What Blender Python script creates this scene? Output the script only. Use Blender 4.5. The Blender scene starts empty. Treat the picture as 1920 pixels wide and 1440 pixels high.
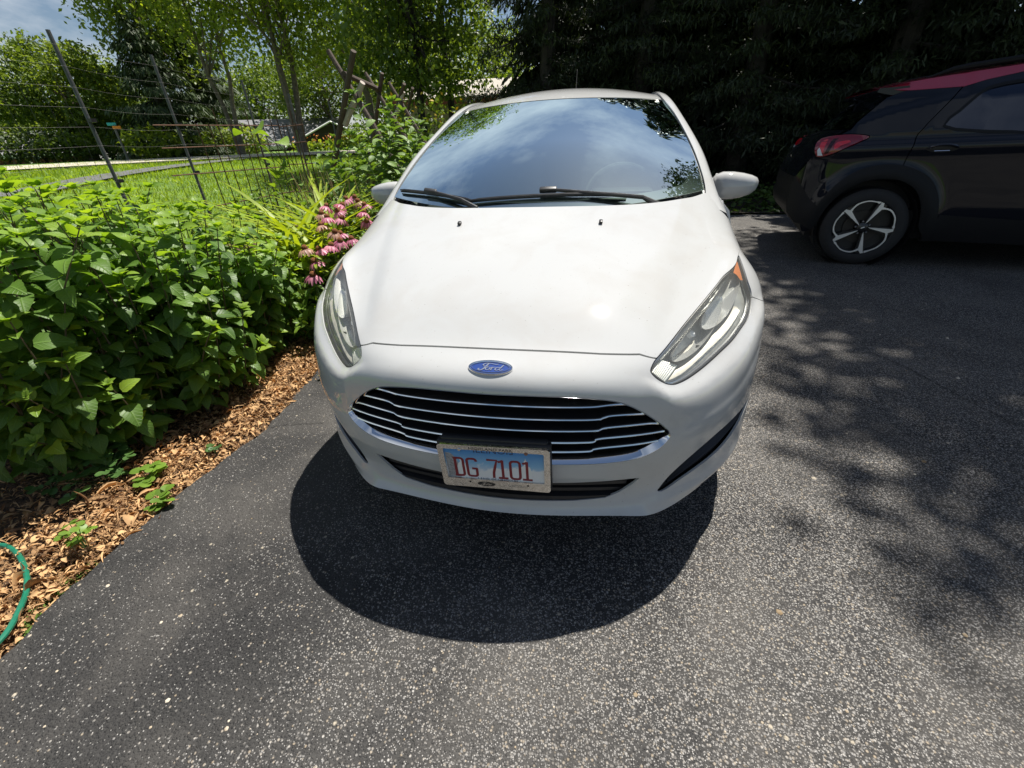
import bpy, bmesh, math, random
import numpy as np
from mathutils import Vector, Matrix
from mathutils.geometry import delaunay_2d_cdt

random.seed(7)
rng = np.random.default_rng(7)
scene = bpy.context.scene
col = scene.collection
R = math.radians

# ------------------------------------------------------------------ camera
def camera_axes(yaw, pitch, roll):
    cy, sy = math.cos(yaw), math.sin(yaw); cp, sp = math.cos(pitch), math.sin(pitch)
    fwd = Vector((sy*cp, cy*cp, -sp)); right = Vector((cy, -sy, 0)); up = right.cross(fwd)
    cr, sr = math.cos(roll), math.sin(roll)
    return right*cr+up*sr, -right*sr+up*cr, fwd
cam_d = bpy.data.cameras.new('camera'); cam = bpy.data.objects.new('camera', cam_d); col.objects.link(cam)
ax_r, ax_u, ax_f = camera_axes(R(-11.873), R(30.0), R(-2.713))
CAM = Vector((0.2577, -0.8903, 1.2598))
cam.matrix_world = Matrix(((ax_r.x, ax_u.x, -ax_f.x, CAM.x), (ax_r.y, ax_u.y, -ax_f.y, CAM.y), (ax_r.z, ax_u.z, -ax_f.z, CAM.z), (0, 0, 0, 1)))
cam_d.sensor_width = 36; cam_d.lens = 15.0; cam_d.clip_start = 0.02; cam_d.clip_end = 2000
scene.camera = cam

# ------------------------------------------------------------------ light: high sun behind the car, to the right
SUN = Vector((0.21, 0.39, 1.0)).normalized()
world = bpy.data.worlds.new('World'); scene.world = world; world.use_nodes = True
wn = world.node_tree; wn.nodes.clear()
w_out = wn.nodes.new('ShaderNodeOutputWorld'); w_bg = wn.nodes.new('ShaderNodeBackground')
w_sky = wn.nodes.new('ShaderNodeTexSky'); w_sky.sky_type = 'NISHITA'; w_sky.sun_disc = False
w_sky.sun_elevation = math.asin(SUN.z); w_sky.sun_rotation = math.atan2(SUN.x, SUN.y)
w_sky.air_density = 1.0; w_sky.dust_density = 0.7; w_sky.ozone_density = 1.2
# fair weather cloud laid over the clear sky, on a flat layer so that it crowds towards the horizon
w_tc = wn.nodes.new('ShaderNodeTexCoord'); w_sep = wn.nodes.new('ShaderNodeSeparateXYZ')
w_den = wn.nodes.new('ShaderNodeMath'); w_den.operation = 'ADD'; w_den.inputs[1].default_value = 0.22
w_mx = wn.nodes.new('ShaderNodeMath'); w_mx.operation = 'MAXIMUM'; w_mx.inputs[1].default_value = 0.0
w_dv = wn.nodes.new('ShaderNodeVectorMath'); w_dv.operation = 'DIVIDE'
w_of = wn.nodes.new('ShaderNodeVectorMath'); w_of.operation = 'ADD'; w_of.inputs[1].default_value = (3.7, 1.2, 0)
w_cmb = wn.nodes.new('ShaderNodeCombineXYZ')
w_n = wn.nodes.new('ShaderNodeTexNoise'); w_n.inputs['Scale'].default_value = 1.15; w_n.inputs['Detail'].default_value = 9; w_n.inputs['Roughness'].default_value = 0.6
w_n.inputs['Distortion'].default_value = 0.35
w_rp = wn.nodes.new('ShaderNodeValToRGB'); w_rp.color_ramp.elements[0].position = 0.48; w_rp.color_ramp.elements[1].position = 0.76
w_rp.color_ramp.elements[0].color = (0, 0, 0, 1); w_rp.color_ramp.elements[1].color = (0.85, 0.85, 0.85, 1)
w_mix = wn.nodes.new('ShaderNodeMixRGB'); w_mix.inputs['Color2'].default_value = (10.5, 10.9, 11.4, 1)
L = wn.links.new
L(w_tc.outputs['Generated'], w_sep.inputs[0]); L(w_sep.outputs['Z'], w_mx.inputs[0]); L(w_mx.outputs[0], w_den.inputs[0])
for k in range(3): L(w_den.outputs[0], w_cmb.inputs[k])
L(w_tc.outputs['Generated'], w_dv.inputs[0]); L(w_cmb.outputs[0], w_dv.inputs[1]); L(w_dv.outputs[0], w_of.inputs[0]); L(w_of.outputs[0], w_n.inputs['Vector'])
L(w_n.outputs['Fac'], w_rp.inputs['Fac']); L(w_rp.outputs['Color'], w_mix.inputs['Fac']); L(w_sky.outputs[0], w_mix.inputs['Color1'])
L(w_mix.outputs[0], w_bg.inputs['Color']); L(w_bg.outputs[0], w_out.inputs[0])
w_bg.inputs['Strength'].default_value = 0.05
sun_d = bpy.data.lights.new('sun', 'SUN'); sun_d.energy = 5.0; sun_d.angle = R(0.53); sun_d.color = (1, .955, .88)
sun = bpy.data.objects.new('sun', sun_d); col.objects.link(sun)
sun.rotation_euler = SUN.to_track_quat('Z', 'Y').to_euler(); sun.location = SUN*60
vs = scene.view_settings
vs.view_transform = 'Standard'; vs.look = 'None'; vs.gamma = 1; vs.use_curve_mapping = False; vs.exposure = 0.74
scene.cycles.use_denoising = True
scene.cycles.max_bounces = 8; scene.cycles.transparent_max_bounces = 12
scene.cycles.sample_clamp_indirect = 6

# ------------------------------------------------------------------ materials
MATS = {}
def nd(nt, kind, **kw):
    n = nt.nodes.new(kind)
    for k, v in kw.items():
        if k in n.inputs: n.inputs[k].default_value = v
        else: setattr(n, k, v)
    return n
def mat(name, color, rough=.5, metal=0., coat=0., coat_rough=.03, spec=.5, sub=0., var=0., var_scale=40., var_color=None, bump=0., bump_scale=80., trans=0., alpha=1., emit=None, detail=4., rvar=0.):
    if name in MATS: return MATS[name]
    m = bpy.data.materials.new(name); m.use_nodes = True; nt = m.node_tree; b = nt.nodes['Principled BSDF']
    b.inputs['Base Color'].default_value = (*color, 1); b.inputs['Roughness'].default_value = rough; b.inputs['Metallic'].default_value = metal
    b.inputs['Coat Weight'].default_value = coat; b.inputs['Coat Roughness'].default_value = coat_rough
    b.inputs['Specular IOR Level'].default_value = spec; b.inputs['Transmission Weight'].default_value = trans; b.inputs['Alpha'].default_value = alpha
    if var or bump or rvar:
        tc = nd(nt, 'ShaderNodeTexCoord')
        if var:
            n = nd(nt, 'ShaderNodeTexNoise', Scale=var_scale, Detail=detail, Roughness=.6)
            nt.links.new(tc.outputs['Object'], n.inputs['Vector'])
            r = nd(nt, 'ShaderNodeMapRange'); r.inputs[1].default_value = .3; r.inputs[2].default_value = .7
            nt.links.new(n.outputs['Fac'], r.inputs[0])
            mx = nd(nt, 'ShaderNodeMixRGB'); vc = var_color or tuple(c*(1-var) for c in color)
            mx.inputs['Color1'].default_value = (*color, 1); mx.inputs['Color2'].default_value = (*vc, 1)
            nt.links.new(r.outputs[0], mx.inputs['Fac']); nt.links.new(mx.outputs[0], b.inputs['Base Color'])
        if rvar:
            n3 = nd(nt, 'ShaderNodeTexNoise', Scale=var_scale*.7, Detail=5.); nt.links.new(tc.outputs['Object'], n3.inputs['Vector'])
            r3 = nd(nt, 'ShaderNodeMapRange'); r3.inputs[1].default_value = .3; r3.inputs[2].default_value = .7; r3.inputs[3].default_value = max(0, rough-rvar); r3.inputs[4].default_value = rough+rvar
            nt.links.new(n3.outputs['Fac'], r3.inputs[0]); nt.links.new(r3.outputs[0], b.inputs['Roughness'])
        if bump:
            n2 = nd(nt, 'ShaderNodeTexNoise', Scale=bump_scale, Detail=3.)
            nt.links.new(tc.outputs['Object'], n2.inputs['Vector'])
            bp = nd(nt, 'ShaderNodeBump', Strength=bump, Distance=.01)
            nt.links.new(n2.outputs['Fac'], bp.inputs['Height']); nt.links.new(bp.outputs[0], b.inputs['Normal'])
    MATS[name] = m
    return m
def glass(name, tint, ior=1.5, gain=1.7, rough=0., gloss=(1, 1, 1), haze=0.):
    """thin pane: tinted see-through with mirror reflection by fresnel (two faces)"""
    if name in MATS: return MATS[name]
    m = bpy.data.materials.new(name); m.use_nodes = True; nt = m.node_tree; nt.nodes.clear()
    o = nd(nt, 'ShaderNodeOutputMaterial'); t = nd(nt, 'ShaderNodeBsdfTransparent'); g = nd(nt, 'ShaderNodeBsdfGlossy')
    t.inputs['Color'].default_value = (*tint, 1); g.inputs['Roughness'].default_value = rough; g.inputs['Color'].default_value = (*gloss, 1)
    ge = nd(nt, 'ShaderNodeNewGeometry'); dt = nd(nt, 'ShaderNodeVectorMath', operation='DOT_PRODUCT'); nt.links.new(ge.outputs['Normal'], dt.inputs[0]); nt.links.new(ge.outputs['Incoming'], dt.inputs[1])
    def mth(op, x, v=0., v2=0.):
        k_ = nd(nt, 'ShaderNodeMath'); k_.operation = op; nt.links.new(x, k_.inputs[0]); k_.inputs[1].default_value = v; k_.inputs[2].default_value = v2; return k_.outputs[0]
    c = mth('ABSOLUTE', dt.outputs['Value']); c = mth('MULTIPLY_ADD', c, -1., 1.); c = mth('POWER', c, 5.); r0 = ((ior-1)/(ior+1))**2
    c = mth('MULTIPLY_ADD', c, (1-r0)*gain, r0*gain); k = nd(nt, 'ShaderNodeClamp'); nt.links.new(c, k.inputs[0])
    mx = nd(nt, 'ShaderNodeMixShader')
    see = t.outputs[0]
    if haze:
        df = nd(nt, 'ShaderNodeBsdfDiffuse'); df.inputs['Color'].default_value = (.80, .80, .74, 1); mh = nd(nt, 'ShaderNodeMixShader'); mh.inputs[0].default_value = haze; nt.links.new(see, mh.inputs[1]); nt.links.new(df.outputs[0], mh.inputs[2]); see = mh.outputs[0]
    nt.links.new(k.outputs[0], mx.inputs[0]); nt.links.new(see, mx.inputs[1]); nt.links.new(g.outputs[0], mx.inputs[2]); nt.links.new(mx.outputs[0], o.inputs[0])
    MATS[name] = m
    return m
def leaf_mat(name, color, back=None, trans=.35, rough=.45, var=.35, vscale=6., hue=None, spec=.4):
    """leaf: diffuse top + light shining through; colour varies from object to object and from clump to clump"""
    if name in MATS: return MATS[name]
    m = bpy.data.materials.new(name); m.use_nodes = True; nt = m.node_tree; nt.nodes.clear()
    o = nd(nt, 'ShaderNodeOutputMaterial'); p = nd(nt, 'ShaderNodeBsdfPrincipled'); t = nd(nt, 'ShaderNodeBsdfTranslucent'); mx = nd(nt, 'ShaderNodeMixShader')
    p.inputs['Roughness'].default_value = rough; p.inputs['Specular IOR Level'].default_value = spec
    mx.inputs[0].default_value = trans
    tc = nd(nt, 'ShaderNodeTexCoord'); oi = nd(nt, 'ShaderNodeObjectInfo')
    g = nd(nt, 'ShaderNodeNewGeometry')
    n = nd(nt, 'ShaderNodeTexNoise', Scale=vscale, Detail=3.); nt.links.new(g.outputs['Position'], n.inputs['Vector'])
    ad = nd(nt, 'ShaderNodeMath'); ad.operation = 'ADD'; nt.links.new(n.outputs['Fac'], ad.inputs[0])
    rr = nd(nt, 'ShaderNodeMath'); rr.operation = 'MULTIPLY_ADD'; rr.inputs[1].default_value = .5; rr.inputs[2].default_value = -.25
    nt.links.new(g.outputs['Random Per Island'], rr.inputs[0]); nt.links.new(rr.outputs[0], ad.inputs[1])
    mr = nd(nt, 'ShaderNodeMapRange'); mr.inputs[1].default_value = .2; mr.inputs[2].default_value = .8; nt.links.new(ad.outputs[0], mr.inputs[0])
    c = nd(nt, 'ShaderNodeMixRGB'); hue = hue or (color[0]*1.5, color[1]*1.25, color[2]*.8)
    c.inputs['Color1'].default_value = (*[x*(1-var) for x in color], 1); c.inputs['Color2'].default_value = (*hue, 1)
    nt.links.new(mr.outputs[0], c.inputs['Fac']); nt.links.new(c.outputs[0], p.inputs['Base Color'])
    c2 = nd(nt, 'ShaderNodeMixRGB', blend_type='MULTIPLY'); c2.inputs['Fac'].default_value = 1; bk = back or (1.6, 1.5, .5); c2.inputs['Color2'].default_value = (*bk, 1)
    nt.links.new(c.outputs[0], c2.inputs['Color1']); nt.links.new(c2.outputs[0], t.inputs['Color'])
    nt.links.new(p.outputs[0], mx.inputs[1]); nt.links.new(t.outputs[0], mx.inputs[2]); nt.links.new(mx.outputs[0], o.inputs[0])
    MATS[name] = m
    return m

# ------------------------------------------------------------------ object helpers
def tag(o, label=None, cat=None, group=None, kind=None):
    if label: o['label'] = label
    if cat: o['category'] = cat
    if group: o['group'] = group
    if kind: o['kind'] = kind
    return o
def empty(name, loc=(0, 0, 0), rz=0., parent=None):
    o = bpy.data.objects.new(name, None); col.objects.link(o); o.location = loc; o.rotation_euler = (0, 0, rz); o.empty_display_size = .2
    if parent: o.parent = parent
    return o
def mesh_data(name, V, F, material=None, smooth=True, normals=None, sharp=None):
    me = bpy.data.meshes.new(name)
    V = np.asarray(V, np.float32).reshape(-1, 3)
    if isinstance(F, np.ndarray) and F.ndim == 2:
        n, k = F.shape; me.vertices.add(len(V)); me.vertices.foreach_set('co', V.ravel()); me.loops.add(n*k); me.polygons.add(n)
        me.loops.foreach_set('vertex_index', F.astype(np.int32).ravel()); me.polygons.foreach_set('loop_start', np.arange(0, n*k, k, dtype=np.int32))
        me.update(calc_edges=True)
    else:
        me.from_pydata([tuple(v) for v in V.tolist()], [], [tuple(f) for f in F]); me.update()
    if smooth and len(me.polygons): me.polygons.foreach_set('use_smooth', np.ones(len(me.polygons), bool))
    if sharp is not None: me.set_sharp_from_angle(angle=R(sharp))
    if normals is not None:
        me.normals_split_custom_set_from_vertices([tuple(x) for x in np.asarray(normals, float).tolist()])
    if material: me.materials.append(material)
    return me
def obj(name, me, parent=None, loc=None):
    o = bpy.data.objects.new(name, me); col.objects.link(o)
    if parent: o.parent = parent
    if loc is not None: o.location = loc
    return o
class MB:
    """collects simple shapes into one mesh"""
    def __init__(s): s.V = []; s.F = []
    def add(s, V, F):
        b = len(s.V); s.V += [tuple(v) for v in V]; s.F += [tuple(i+b for i in f) for f in F]; return s
    def box(s, c, d, rot=None, bev=0.):
        bm = bmesh.new(); bmesh.ops.create_cube(bm, size=1)
        for v in bm.verts: v.co = Vector((v.co.x*d[0], v.co.y*d[1], v.co.z*d[2]))
        if bev: bmesh.ops.bevel(bm, geom=bm.edges[:], offset=bev, segments=2, profile=.5, affect='EDGES')
        M = rot or Matrix.Identity(3)
        bm.verts.index_update()
        s.add([M @ v.co + Vector(c) for v in bm.verts], [[v.index for v in f.verts] for f in bm.faces]); bm.free(); return s
    def tube(s, pts, r, n=8, cap=True):
        pts = [Vector(p) for p in pts]; rs = r if isinstance(r, (list, tuple)) else [r]*len(pts)
        V = []; F = []; up = Vector((.13, .21, .97))
        for i, p in enumerate(pts):
            t = (pts[min(i+1, len(pts)-1)]-pts[max(i-1, 0)]).normalized()
            a = t.cross(up);  a = a if a.length > 1e-4 else t.cross(Vector((1, 0, 0))); a.normalize(); b = t.cross(a)
            for k in range(n):
                w = 2*math.pi*k/n; V.append(p+(a*math.cos(w)+b*math.sin(w))*rs[i])
        for i in range(len(pts)-1):
            for k in range(n): F.append((i*n+k, i*n+(k+1) % n, (i+1)*n+(k+1) % n, (i+1)*n+k))
        if cap: F.append(tuple(range(n-1, -1, -1))); F.append(tuple((len(pts)-1)*n+k for k in range(n)))
        return s.add(V, F)
    def lathe(s, prof, n=32, axis=(1, 0, 0), c=(0, 0, 0), a0=0., a1=2*math.pi):
        """profile of (axial, radius)"""
        ax = Vector(axis).normalized(); u = ax.orthogonal().normalized(); w = ax.cross(u); c = Vector(c); full = abs(a1-a0) > 6.28
        m = n if full else n+1; V = []; F = []
        for (h, r) in prof:
            for k in range(m):
                t = a0+(a1-a0)*k/n; V.append(c+ax*h+(u*math.cos(t)+w*math.sin(t))*r)
        for i in range(len(prof)-1):
            for k in range(n): F.append((i*m+k, i*m+(k+1) % m, (i+1)*m+(k+1) % m, (i+1)*m+k))
        return s.add(V, F)
    def prism(s, poly, d, origin, ex, ey, ez):
        """flat outline given in (ex, ey), thickened by d along ez"""
        o = Vector(origin); ex, ey, ez = Vector(ex), Vector(ey), Vector(ez); n = len(poly)
        V = [o+ex*a+ey*b for a, b in poly]+[o+ex*a+ey*b+ez*d for a, b in poly]
        F = [tuple(range(n-1, -1, -1)), tuple(range(n, 2*n))]+[(i, (i+1) % n, n+(i+1) % n, n+i) for i in range(n)]
        return s.add(V, F)
    def grid(s, P):
        P = np.asarray(P); a, b = P.shape[:2]
        return s.add(P.reshape(-1, 3).tolist(), [(i*b+j, i*b+j+1, (i+1)*b+j+1, (i+1)*b+j) for i in range(a-1) for j in range(b-1)])
    def build(s, name, material, parent=None, smooth=True, sharp=35., loc=None):
        return obj(name, mesh_data(name, s.V, s.F, material, smooth, sharp=sharp if smooth else None), parent, loc)
def ribbon_strokes(strokes, w, z=0.):
    """flat pen strokes in the plane -> verts, faces (2D with z)"""
    V = []; F = []
    for st in strokes:
        ww = w
        if isinstance(st, tuple) and len(st) == 2 and isinstance(st[1], float): st, ww = st
        p = np.array(st, float); t = np.gradient(p, axis=0); t /= np.linalg.norm(t, axis=1)[:, None]+1e-9; nn = np.stack([-t[:, 1], t[:, 0]], 1)
        # square off the ends a touch
        p = p.copy(); p[0] -= t[0]*ww*.25; p[-1] += t[-1]*ww*.25
        b = len(V)
        for i in range(len(p)):
            V.append((*(p[i]+nn[i]*ww/2), z)); V.append((*(p[i]-nn[i]*ww/2), z))
        for i in range(len(p)-1): F.append((b+2*i+1, b+2*i+3, b+2*i+2, b+2*i))
    return V, F
def text_mesh(name, body, size, material, extrude=0., bold=0.):
    c = bpy.data.curves.new(name, 'FONT'); c.body = body; c.size = size; c.align_x = 'CENTER'; c.align_y = 'CENTER'; c.extrude = extrude; c.offset = bold; c.resolution_u = 3
    o = bpy.data.objects.new(name, c); col.objects.link(o)
    dg = bpy.context.evaluated_depsgraph_get(); me = bpy.data.meshes.new_from_object(o.evaluated_get(dg)); bpy.data.objects.remove(o); bpy.data.curves.remove(c)
    me.name = name; me.materials.clear(); me.materials.append(material)
    return me

# ------------------------------------------------------------------ trimmed-surface panels
def smooth_poly(P, closed=True, sub=4):
    P = np.asarray(P, float); n = len(P); out = []
    idx = range(n if closed else n-1)
    for i in idx:
        p0, p1, p2, p3 = (P[(i-1) % n], P[i], P[(i+1) % n], P[(i+2) % n]) if closed else (P[max(i-1, 0)], P[i], P[i+1], P[min(i+2, n-1)])
        for k in range(sub):
            t = k/sub; out.append(.5*((2*p1)+(-p0+p2)*t+(2*p0-5*p1+4*p2-p3)*t*t+(-p0+3*p1-3*p2+p3)*t**3))
    if not closed: out.append(P[-1])
    return np.array(out)
def resample(P, step, closed=True):
    P = np.asarray(P, float)
    Q = np.vstack([P, P[:1]]) if closed else P
    out = []
    for a, b in zip(Q[:-1], Q[1:]):
        n = max(1, int(math.ceil(np.linalg.norm(b-a)/step)))
        for k in range(n): out.append(a+(b-a)*k/n)
    if not closed: out.append(Q[-1])
    return np.array(out)
def inside(poly, pts):
    x, y = pts[:, 0], pts[:, 1]; r = np.zeros(len(pts), bool); P = np.asarray(poly); Q = np.roll(P, -1, 0)
    for (x0, y0), (x1, y1) in zip(P, Q):
        if y0 == y1: continue
        c = ((y0 > y) != (y1 > y)) & (x < (x1-x0)*(y-y0)/(y1-y0)+x0); r ^= c
    return r
def grow(poly, d):
    """push a closed outline outwards by d (inwards when negative)"""
    P = np.asarray(poly, float); a = np.roll(P, 1, 0); b = np.roll(P, -1, 0); t = b-a; t /= np.linalg.norm(t, axis=1)[:, None]+1e-12
    n = np.stack([t[:, 1], -t[:, 0]], 1); area = .5*np.sum(P[:, 0]*b[:, 1]-b[:, 0]*P[:, 1])
    return P+n*d*(1 if area > 0 else -1)
def near(pts, q, d):
    k = np.zeros(len(pts), bool)
    for i in range(0, len(q), 64):
        k |= (((pts[:, None]-q[None, i:i+64])**2).sum(-1) < d*d).any(1)
    return k
def panel(name, outer, holes, F, material, parent, step=.12, estep=None, depth=.012, offset=0., mirror=False, keep=None):
    """part of the surface F(uv)->(P,N) inside `outer` and outside `holes`, with its edges turned in by `depth`"""
    estep = estep or step*.5
    polys = [resample(p, estep) for p in [outer]+list(holes)]
    pts = np.vstack(polys); edges = []; b = 0
    for p in polys:
        n = len(p); edges += [(b+i, b+(i+1) % n) for i in range(n)]; b += n
    lo, hi = polys[0].min(0), polys[0].max(0)
    gx, gy = np.meshgrid(np.arange(lo[0]+step/2, hi[0], step), np.arange(lo[1]+step/2, hi[1], step*.9)); gx = gx.copy(); gx[::2] += step/2
    g = np.stack([gx.ravel(), gy.ravel()], 1)
    k = inside(polys[0], g)
    for h in polys[1:]: k &= ~inside(h, g)
    g = g[k]; g = g[~near(g, pts, estep*.75)]
    allp = np.vstack([pts, g])
    r = delaunay_2d_cdt([Vector(p) for p in allp], edges, [], 0, 1e-6)
    v2 = np.array([tuple(v) for v in r[0]]); tr = np.array([f for f in r[2] if len(f) == 3])
    c = v2[tr].mean(1); k = inside(polys[0], c)
    for h in polys[1:]: k &= ~inside(h, c)
    if keep is not None: k &= keep(c)
    tr = tr[k]
    if not len(tr): return None
    used = np.unique(tr); mp = -np.ones(len(v2), int); mp[used] = np.arange(len(used)); v2 = v2[used]; tr = mp[tr]
    P, N = F(v2[:, 0], v2[:, 1])
    P = P+N*offset
    if mirror: P = P*[-1, 1, 1]; N = N*[-1, 1, 1]
    gn = np.cross(P[tr[:, 1]]-P[tr[:, 0]], P[tr[:, 2]]-P[tr[:, 0]]); fl = (gn*N[tr].mean(1)).sum(1) < 0
    tr[fl] = tr[fl][:, ::-1]
    V = [tuple(x) for x in P]; FF = [tuple(t) for t in tr]; NN = [tuple(x) for x in N]
    if depth:
        cnt = {}
        for t in tr:
            for a, b2 in ((t[0], t[1]), (t[1], t[2]), (t[2], t[0])): cnt[(a, b2)] = cnt.get((a, b2), 0)+1
        top = {}; bot = {}
        def vert(d, i, off):
            if i not in d: d[i] = len(V); V.append(tuple(P[i]-N[i]*off)); NN.append((0, 0, 0))
            return d[i]
        for (a, b2) in cnt:
            if (b2, a) not in cnt: FF.append((vert(top, b2, 0), vert(top, a, 0), vert(bot, a, depth), vert(bot, b2, depth)))
    me = bpy.data.meshes.new(name); me.from_pydata(V, [], FF); me.update()
    me.polygons.foreach_set('use_smooth', np.ones(len(me.polygons), bool))
    me.normals_split_custom_set_from_vertices(NN)
    me.materials.append(material)
    return obj(name, me, parent)

# =================================================================== WHITE HATCHBACK
# nose shell: rows from the lip up to the rear edge of the bonnet, columns from the centre line out to the wheel arch (metres)
NOSE = np.array([
 [(0, 0.03, 0.25), (0.2, 0.048, 0.247), (0.38, 0.083, 0.24), (0.447, 0.094, 0.237), (0.52, 0.138, 0.235), (0.62, 0.238, 0.235), (0.7, 0.335, 0.237), (0.78, 0.455, 0.242), (0.815, 0.54, 0.25)],
 [(0, 0.05, 0.29), (0.2, 0.068, 0.287), (0.38, 0.105, 0.28), (0.447, 0.118, 0.277), (0.53, 0.16, 0.272), (0.636, 0.25, 0.272), (0.726, 0.35, 0.275), (0.796, 0.465, 0.282), (0.825, 0.55, 0.29)],
 [(0, 0.048, 0.34), (0.2, 0.064, 0.337), (0.38, 0.108, 0.33), (0.455, 0.128, 0.325), (0.55, 0.178, 0.322), (0.661, 0.272, 0.325), (0.741, 0.375, 0.335), (0.801, 0.475, 0.345), (0.822, 0.555, 0.35)],
 [(0, 0.032, 0.39), (0.2, 0.046, 0.388), (0.38, 0.094, 0.38), (0.46, 0.12, 0.38), (0.57, 0.182, 0.385), (0.673, 0.285, 0.395), (0.751, 0.39, 0.405), (0.808, 0.49, 0.415), (0.828, 0.565, 0.42)],
 [(0, 0.026, 0.46), (0.2, 0.04, 0.46), (0.38, 0.082, 0.46), (0.48, 0.115, 0.47), (0.585, 0.178, 0.475), (0.682, 0.285, 0.48), (0.756, 0.398, 0.485), (0.809, 0.505, 0.49), (0.823, 0.58, 0.5)],
 [(0, 0.032, 0.55), (0.2, 0.044, 0.55), (0.38, 0.082, 0.545), (0.48, 0.112, 0.545), (0.59, 0.175, 0.555), (0.687, 0.285, 0.56), (0.761, 0.405, 0.57), (0.813, 0.522, 0.575), (0.829, 0.6, 0.575)],
 [(0, 0.020, 0.690), (0.2, 0.031, 0.686), (0.38, 0.081, 0.667), (0.475, 0.139, 0.648), (0.59, 0.225, 0.635), (0.692, 0.325, 0.645), (0.766, 0.44, 0.655), (0.819, 0.56, 0.655), (0.836, 0.64, 0.64)],
 [(0, 0.076, 0.735), (0.2, 0.086, 0.731), (0.38, 0.132, 0.714), (0.455, 0.176, 0.698), (0.58, 0.29, 0.72), (0.682, 0.405, 0.745), (0.756, 0.51, 0.755), (0.819, 0.62, 0.745), (0.839, 0.69, 0.69)],
 [(0, 0.145, 0.764), (0.2, 0.15, 0.761), (0.383, 0.172, 0.75), (0.45, 0.21, 0.742), (0.565, 0.35, 0.79), (0.662, 0.49, 0.83), (0.746, 0.6, 0.835), (0.818, 0.7, 0.8), (0.846, 0.76, 0.72)],
 [(0, 0.3, 0.842), (0.2, 0.308, 0.838), (0.39, 0.34, 0.822), (0.5, 0.39, 0.81), (0.61, 0.5, 0.838), (0.69, 0.61, 0.87), (0.752, 0.7, 0.868), (0.812, 0.775, 0.815), (0.846, 0.82, 0.725)],
 [(0, 0.52, 0.912), (0.2, 0.526, 0.908), (0.4, 0.55, 0.896), (0.535, 0.59, 0.884), (0.645, 0.66, 0.89), (0.708, 0.73, 0.898), (0.76, 0.8, 0.883), (0.809, 0.85, 0.82), (0.846, 0.88, 0.725)],
 [(0, 0.72, 0.966), (0.2, 0.726, 0.963), (0.4, 0.748, 0.955), (0.56, 0.79, 0.952), (0.665, 0.858, 0.952), (0.73, 0.915, 0.936), (0.775, 0.945, 0.902), (0.812, 0.96, 0.815), (0.845, 0.96, 0.705)],
 [(0, 0.9, 1.012), (0.2, 0.903, 1.012), (0.4, 0.925, 1.013), (0.57, 0.985, 1.02), (0.668, 1.085, 1.037), (0.728, 1.14, 1.022), (0.782, 1.165, 0.96), (0.812, 1.175, 0.84), (0.846, 1.18, 0.65)],
])
N_R, N_C = NOSE.shape[:2]
def bspline_basis(n, m, t):
    t = np.clip(np.asarray(t, float), 0, m-1); i = np.minimum(t.astype(int), m-2); f = t-i
    B = np.zeros((t.size, n)); w = [(1-f)**3/6, (3*f**3-6*f**2+4)/6, (-3*f**3+3*f**2+3*f+1)/6, f**3/6]; k0 = np.arange(t.size)
    for k in range(4): B[k0, i.ravel()+k] = w[k].ravel()
    return B
def bspline_fit(P, lam):
    m = P.shape[0]; A = bspline_basis(m+2, m, np.arange(m)); D = np.zeros((m, m+2))
    for i in range(m): D[i, i:i+3] = (1, -2, 1)
    return np.linalg.solve(A.T@A+lam*D.T@D+1e-9*np.eye(m+2), A.T@P)
_m = np.concatenate([NOSE[:, :0:-1]*[-1, 1, 1], NOSE], 1)
_c = np.stack([bspline_fit(_m[r], .02) for r in range(N_R)])
NOSE_CP = np.stack([bspline_fit(_c[:, k], .02) for k in range(_c.shape[1])], 1)
def nose_raw(u, v):
    Bu = bspline_basis(2*N_C+1, 2*N_C-1, u+N_C-1); Bv = bspline_basis(N_R+2, N_R, v)
    return np.einsum('ni,nj,ijk->nk', Bv, Bu, NOSE_CP)
def sstep(a, b, x): t = np.clip((x-a)/(b-a), 0, 1); return t*t*(3-2*t)
HL_LOW_U = np.array([2.3, 2.85, 3.2, 3.75, 4.16, 4.84, 5.2, 5.7, 6.2, 7.0]); HL_LOW_V = np.array([6.9, 6.44, 6.38, 6.5, 6.615, 6.74, 6.84, 7.05, 7.25, 7.4])
def nose_disp(u, v):
    a = np.abs(u)
    d = np.interp(a, HL_LOW_U, HL_LOW_V)-v                 # distance below the lamp: shelf that catches the sun
    sh = sstep(-.05, .5, d)*(1-sstep(.55, 1.5, d))*sstep(2.0, 3.0, a)*(1-sstep(6.2, 7.4, a))*.013
    uc = 2.25+(v-7.9)*.2                                   # bonnet swage line
    dome = (1-sstep(uc-.25, uc+.45, a))*sstep(7.9, 9.2, v)*.007
    ch = np.exp(-((v-.9)/.55)**2)*sstep(2.6, 3.4, a)*(1-sstep(6.5, 7.8, a))*.006   # lip wings
    return sh+dome+ch
def nose(u, v):
    u = np.asarray(u, float); v = np.asarray(v, float); e = 2e-3
    def full(u, v):
        P = nose_raw(u, v); a = nose_raw(np.clip(u+e, -8, 8), v)-nose_raw(np.clip(u-e, -8, 8), v); b = nose_raw(u, np.clip(v+e, 0, 12))-nose_raw(u, np.clip(v-e, 0, 12))
        n = np.cross(a, b); n /= np.linalg.norm(n, axis=1)[:, None]+1e-12
        return P+n*nose_disp(u, v)[:, None]
    P = full(u, v); uu, vv = np.clip(u, -8+2*e, 8-2*e), np.clip(v, 2*e, 12-2*e); h = e*4
    a = full(np.clip(uu+h, -8, 8), vv)-full(np.clip(uu-h, -8, 8), vv); b = full(uu, np.clip(vv+h, 0, 12))-full(uu, np.clip(vv-h, 0, 12))
    n = np.cross(a, b); n /= np.linalg.norm(n, axis=1)[:, None]+1e-12
    return P, n
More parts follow.
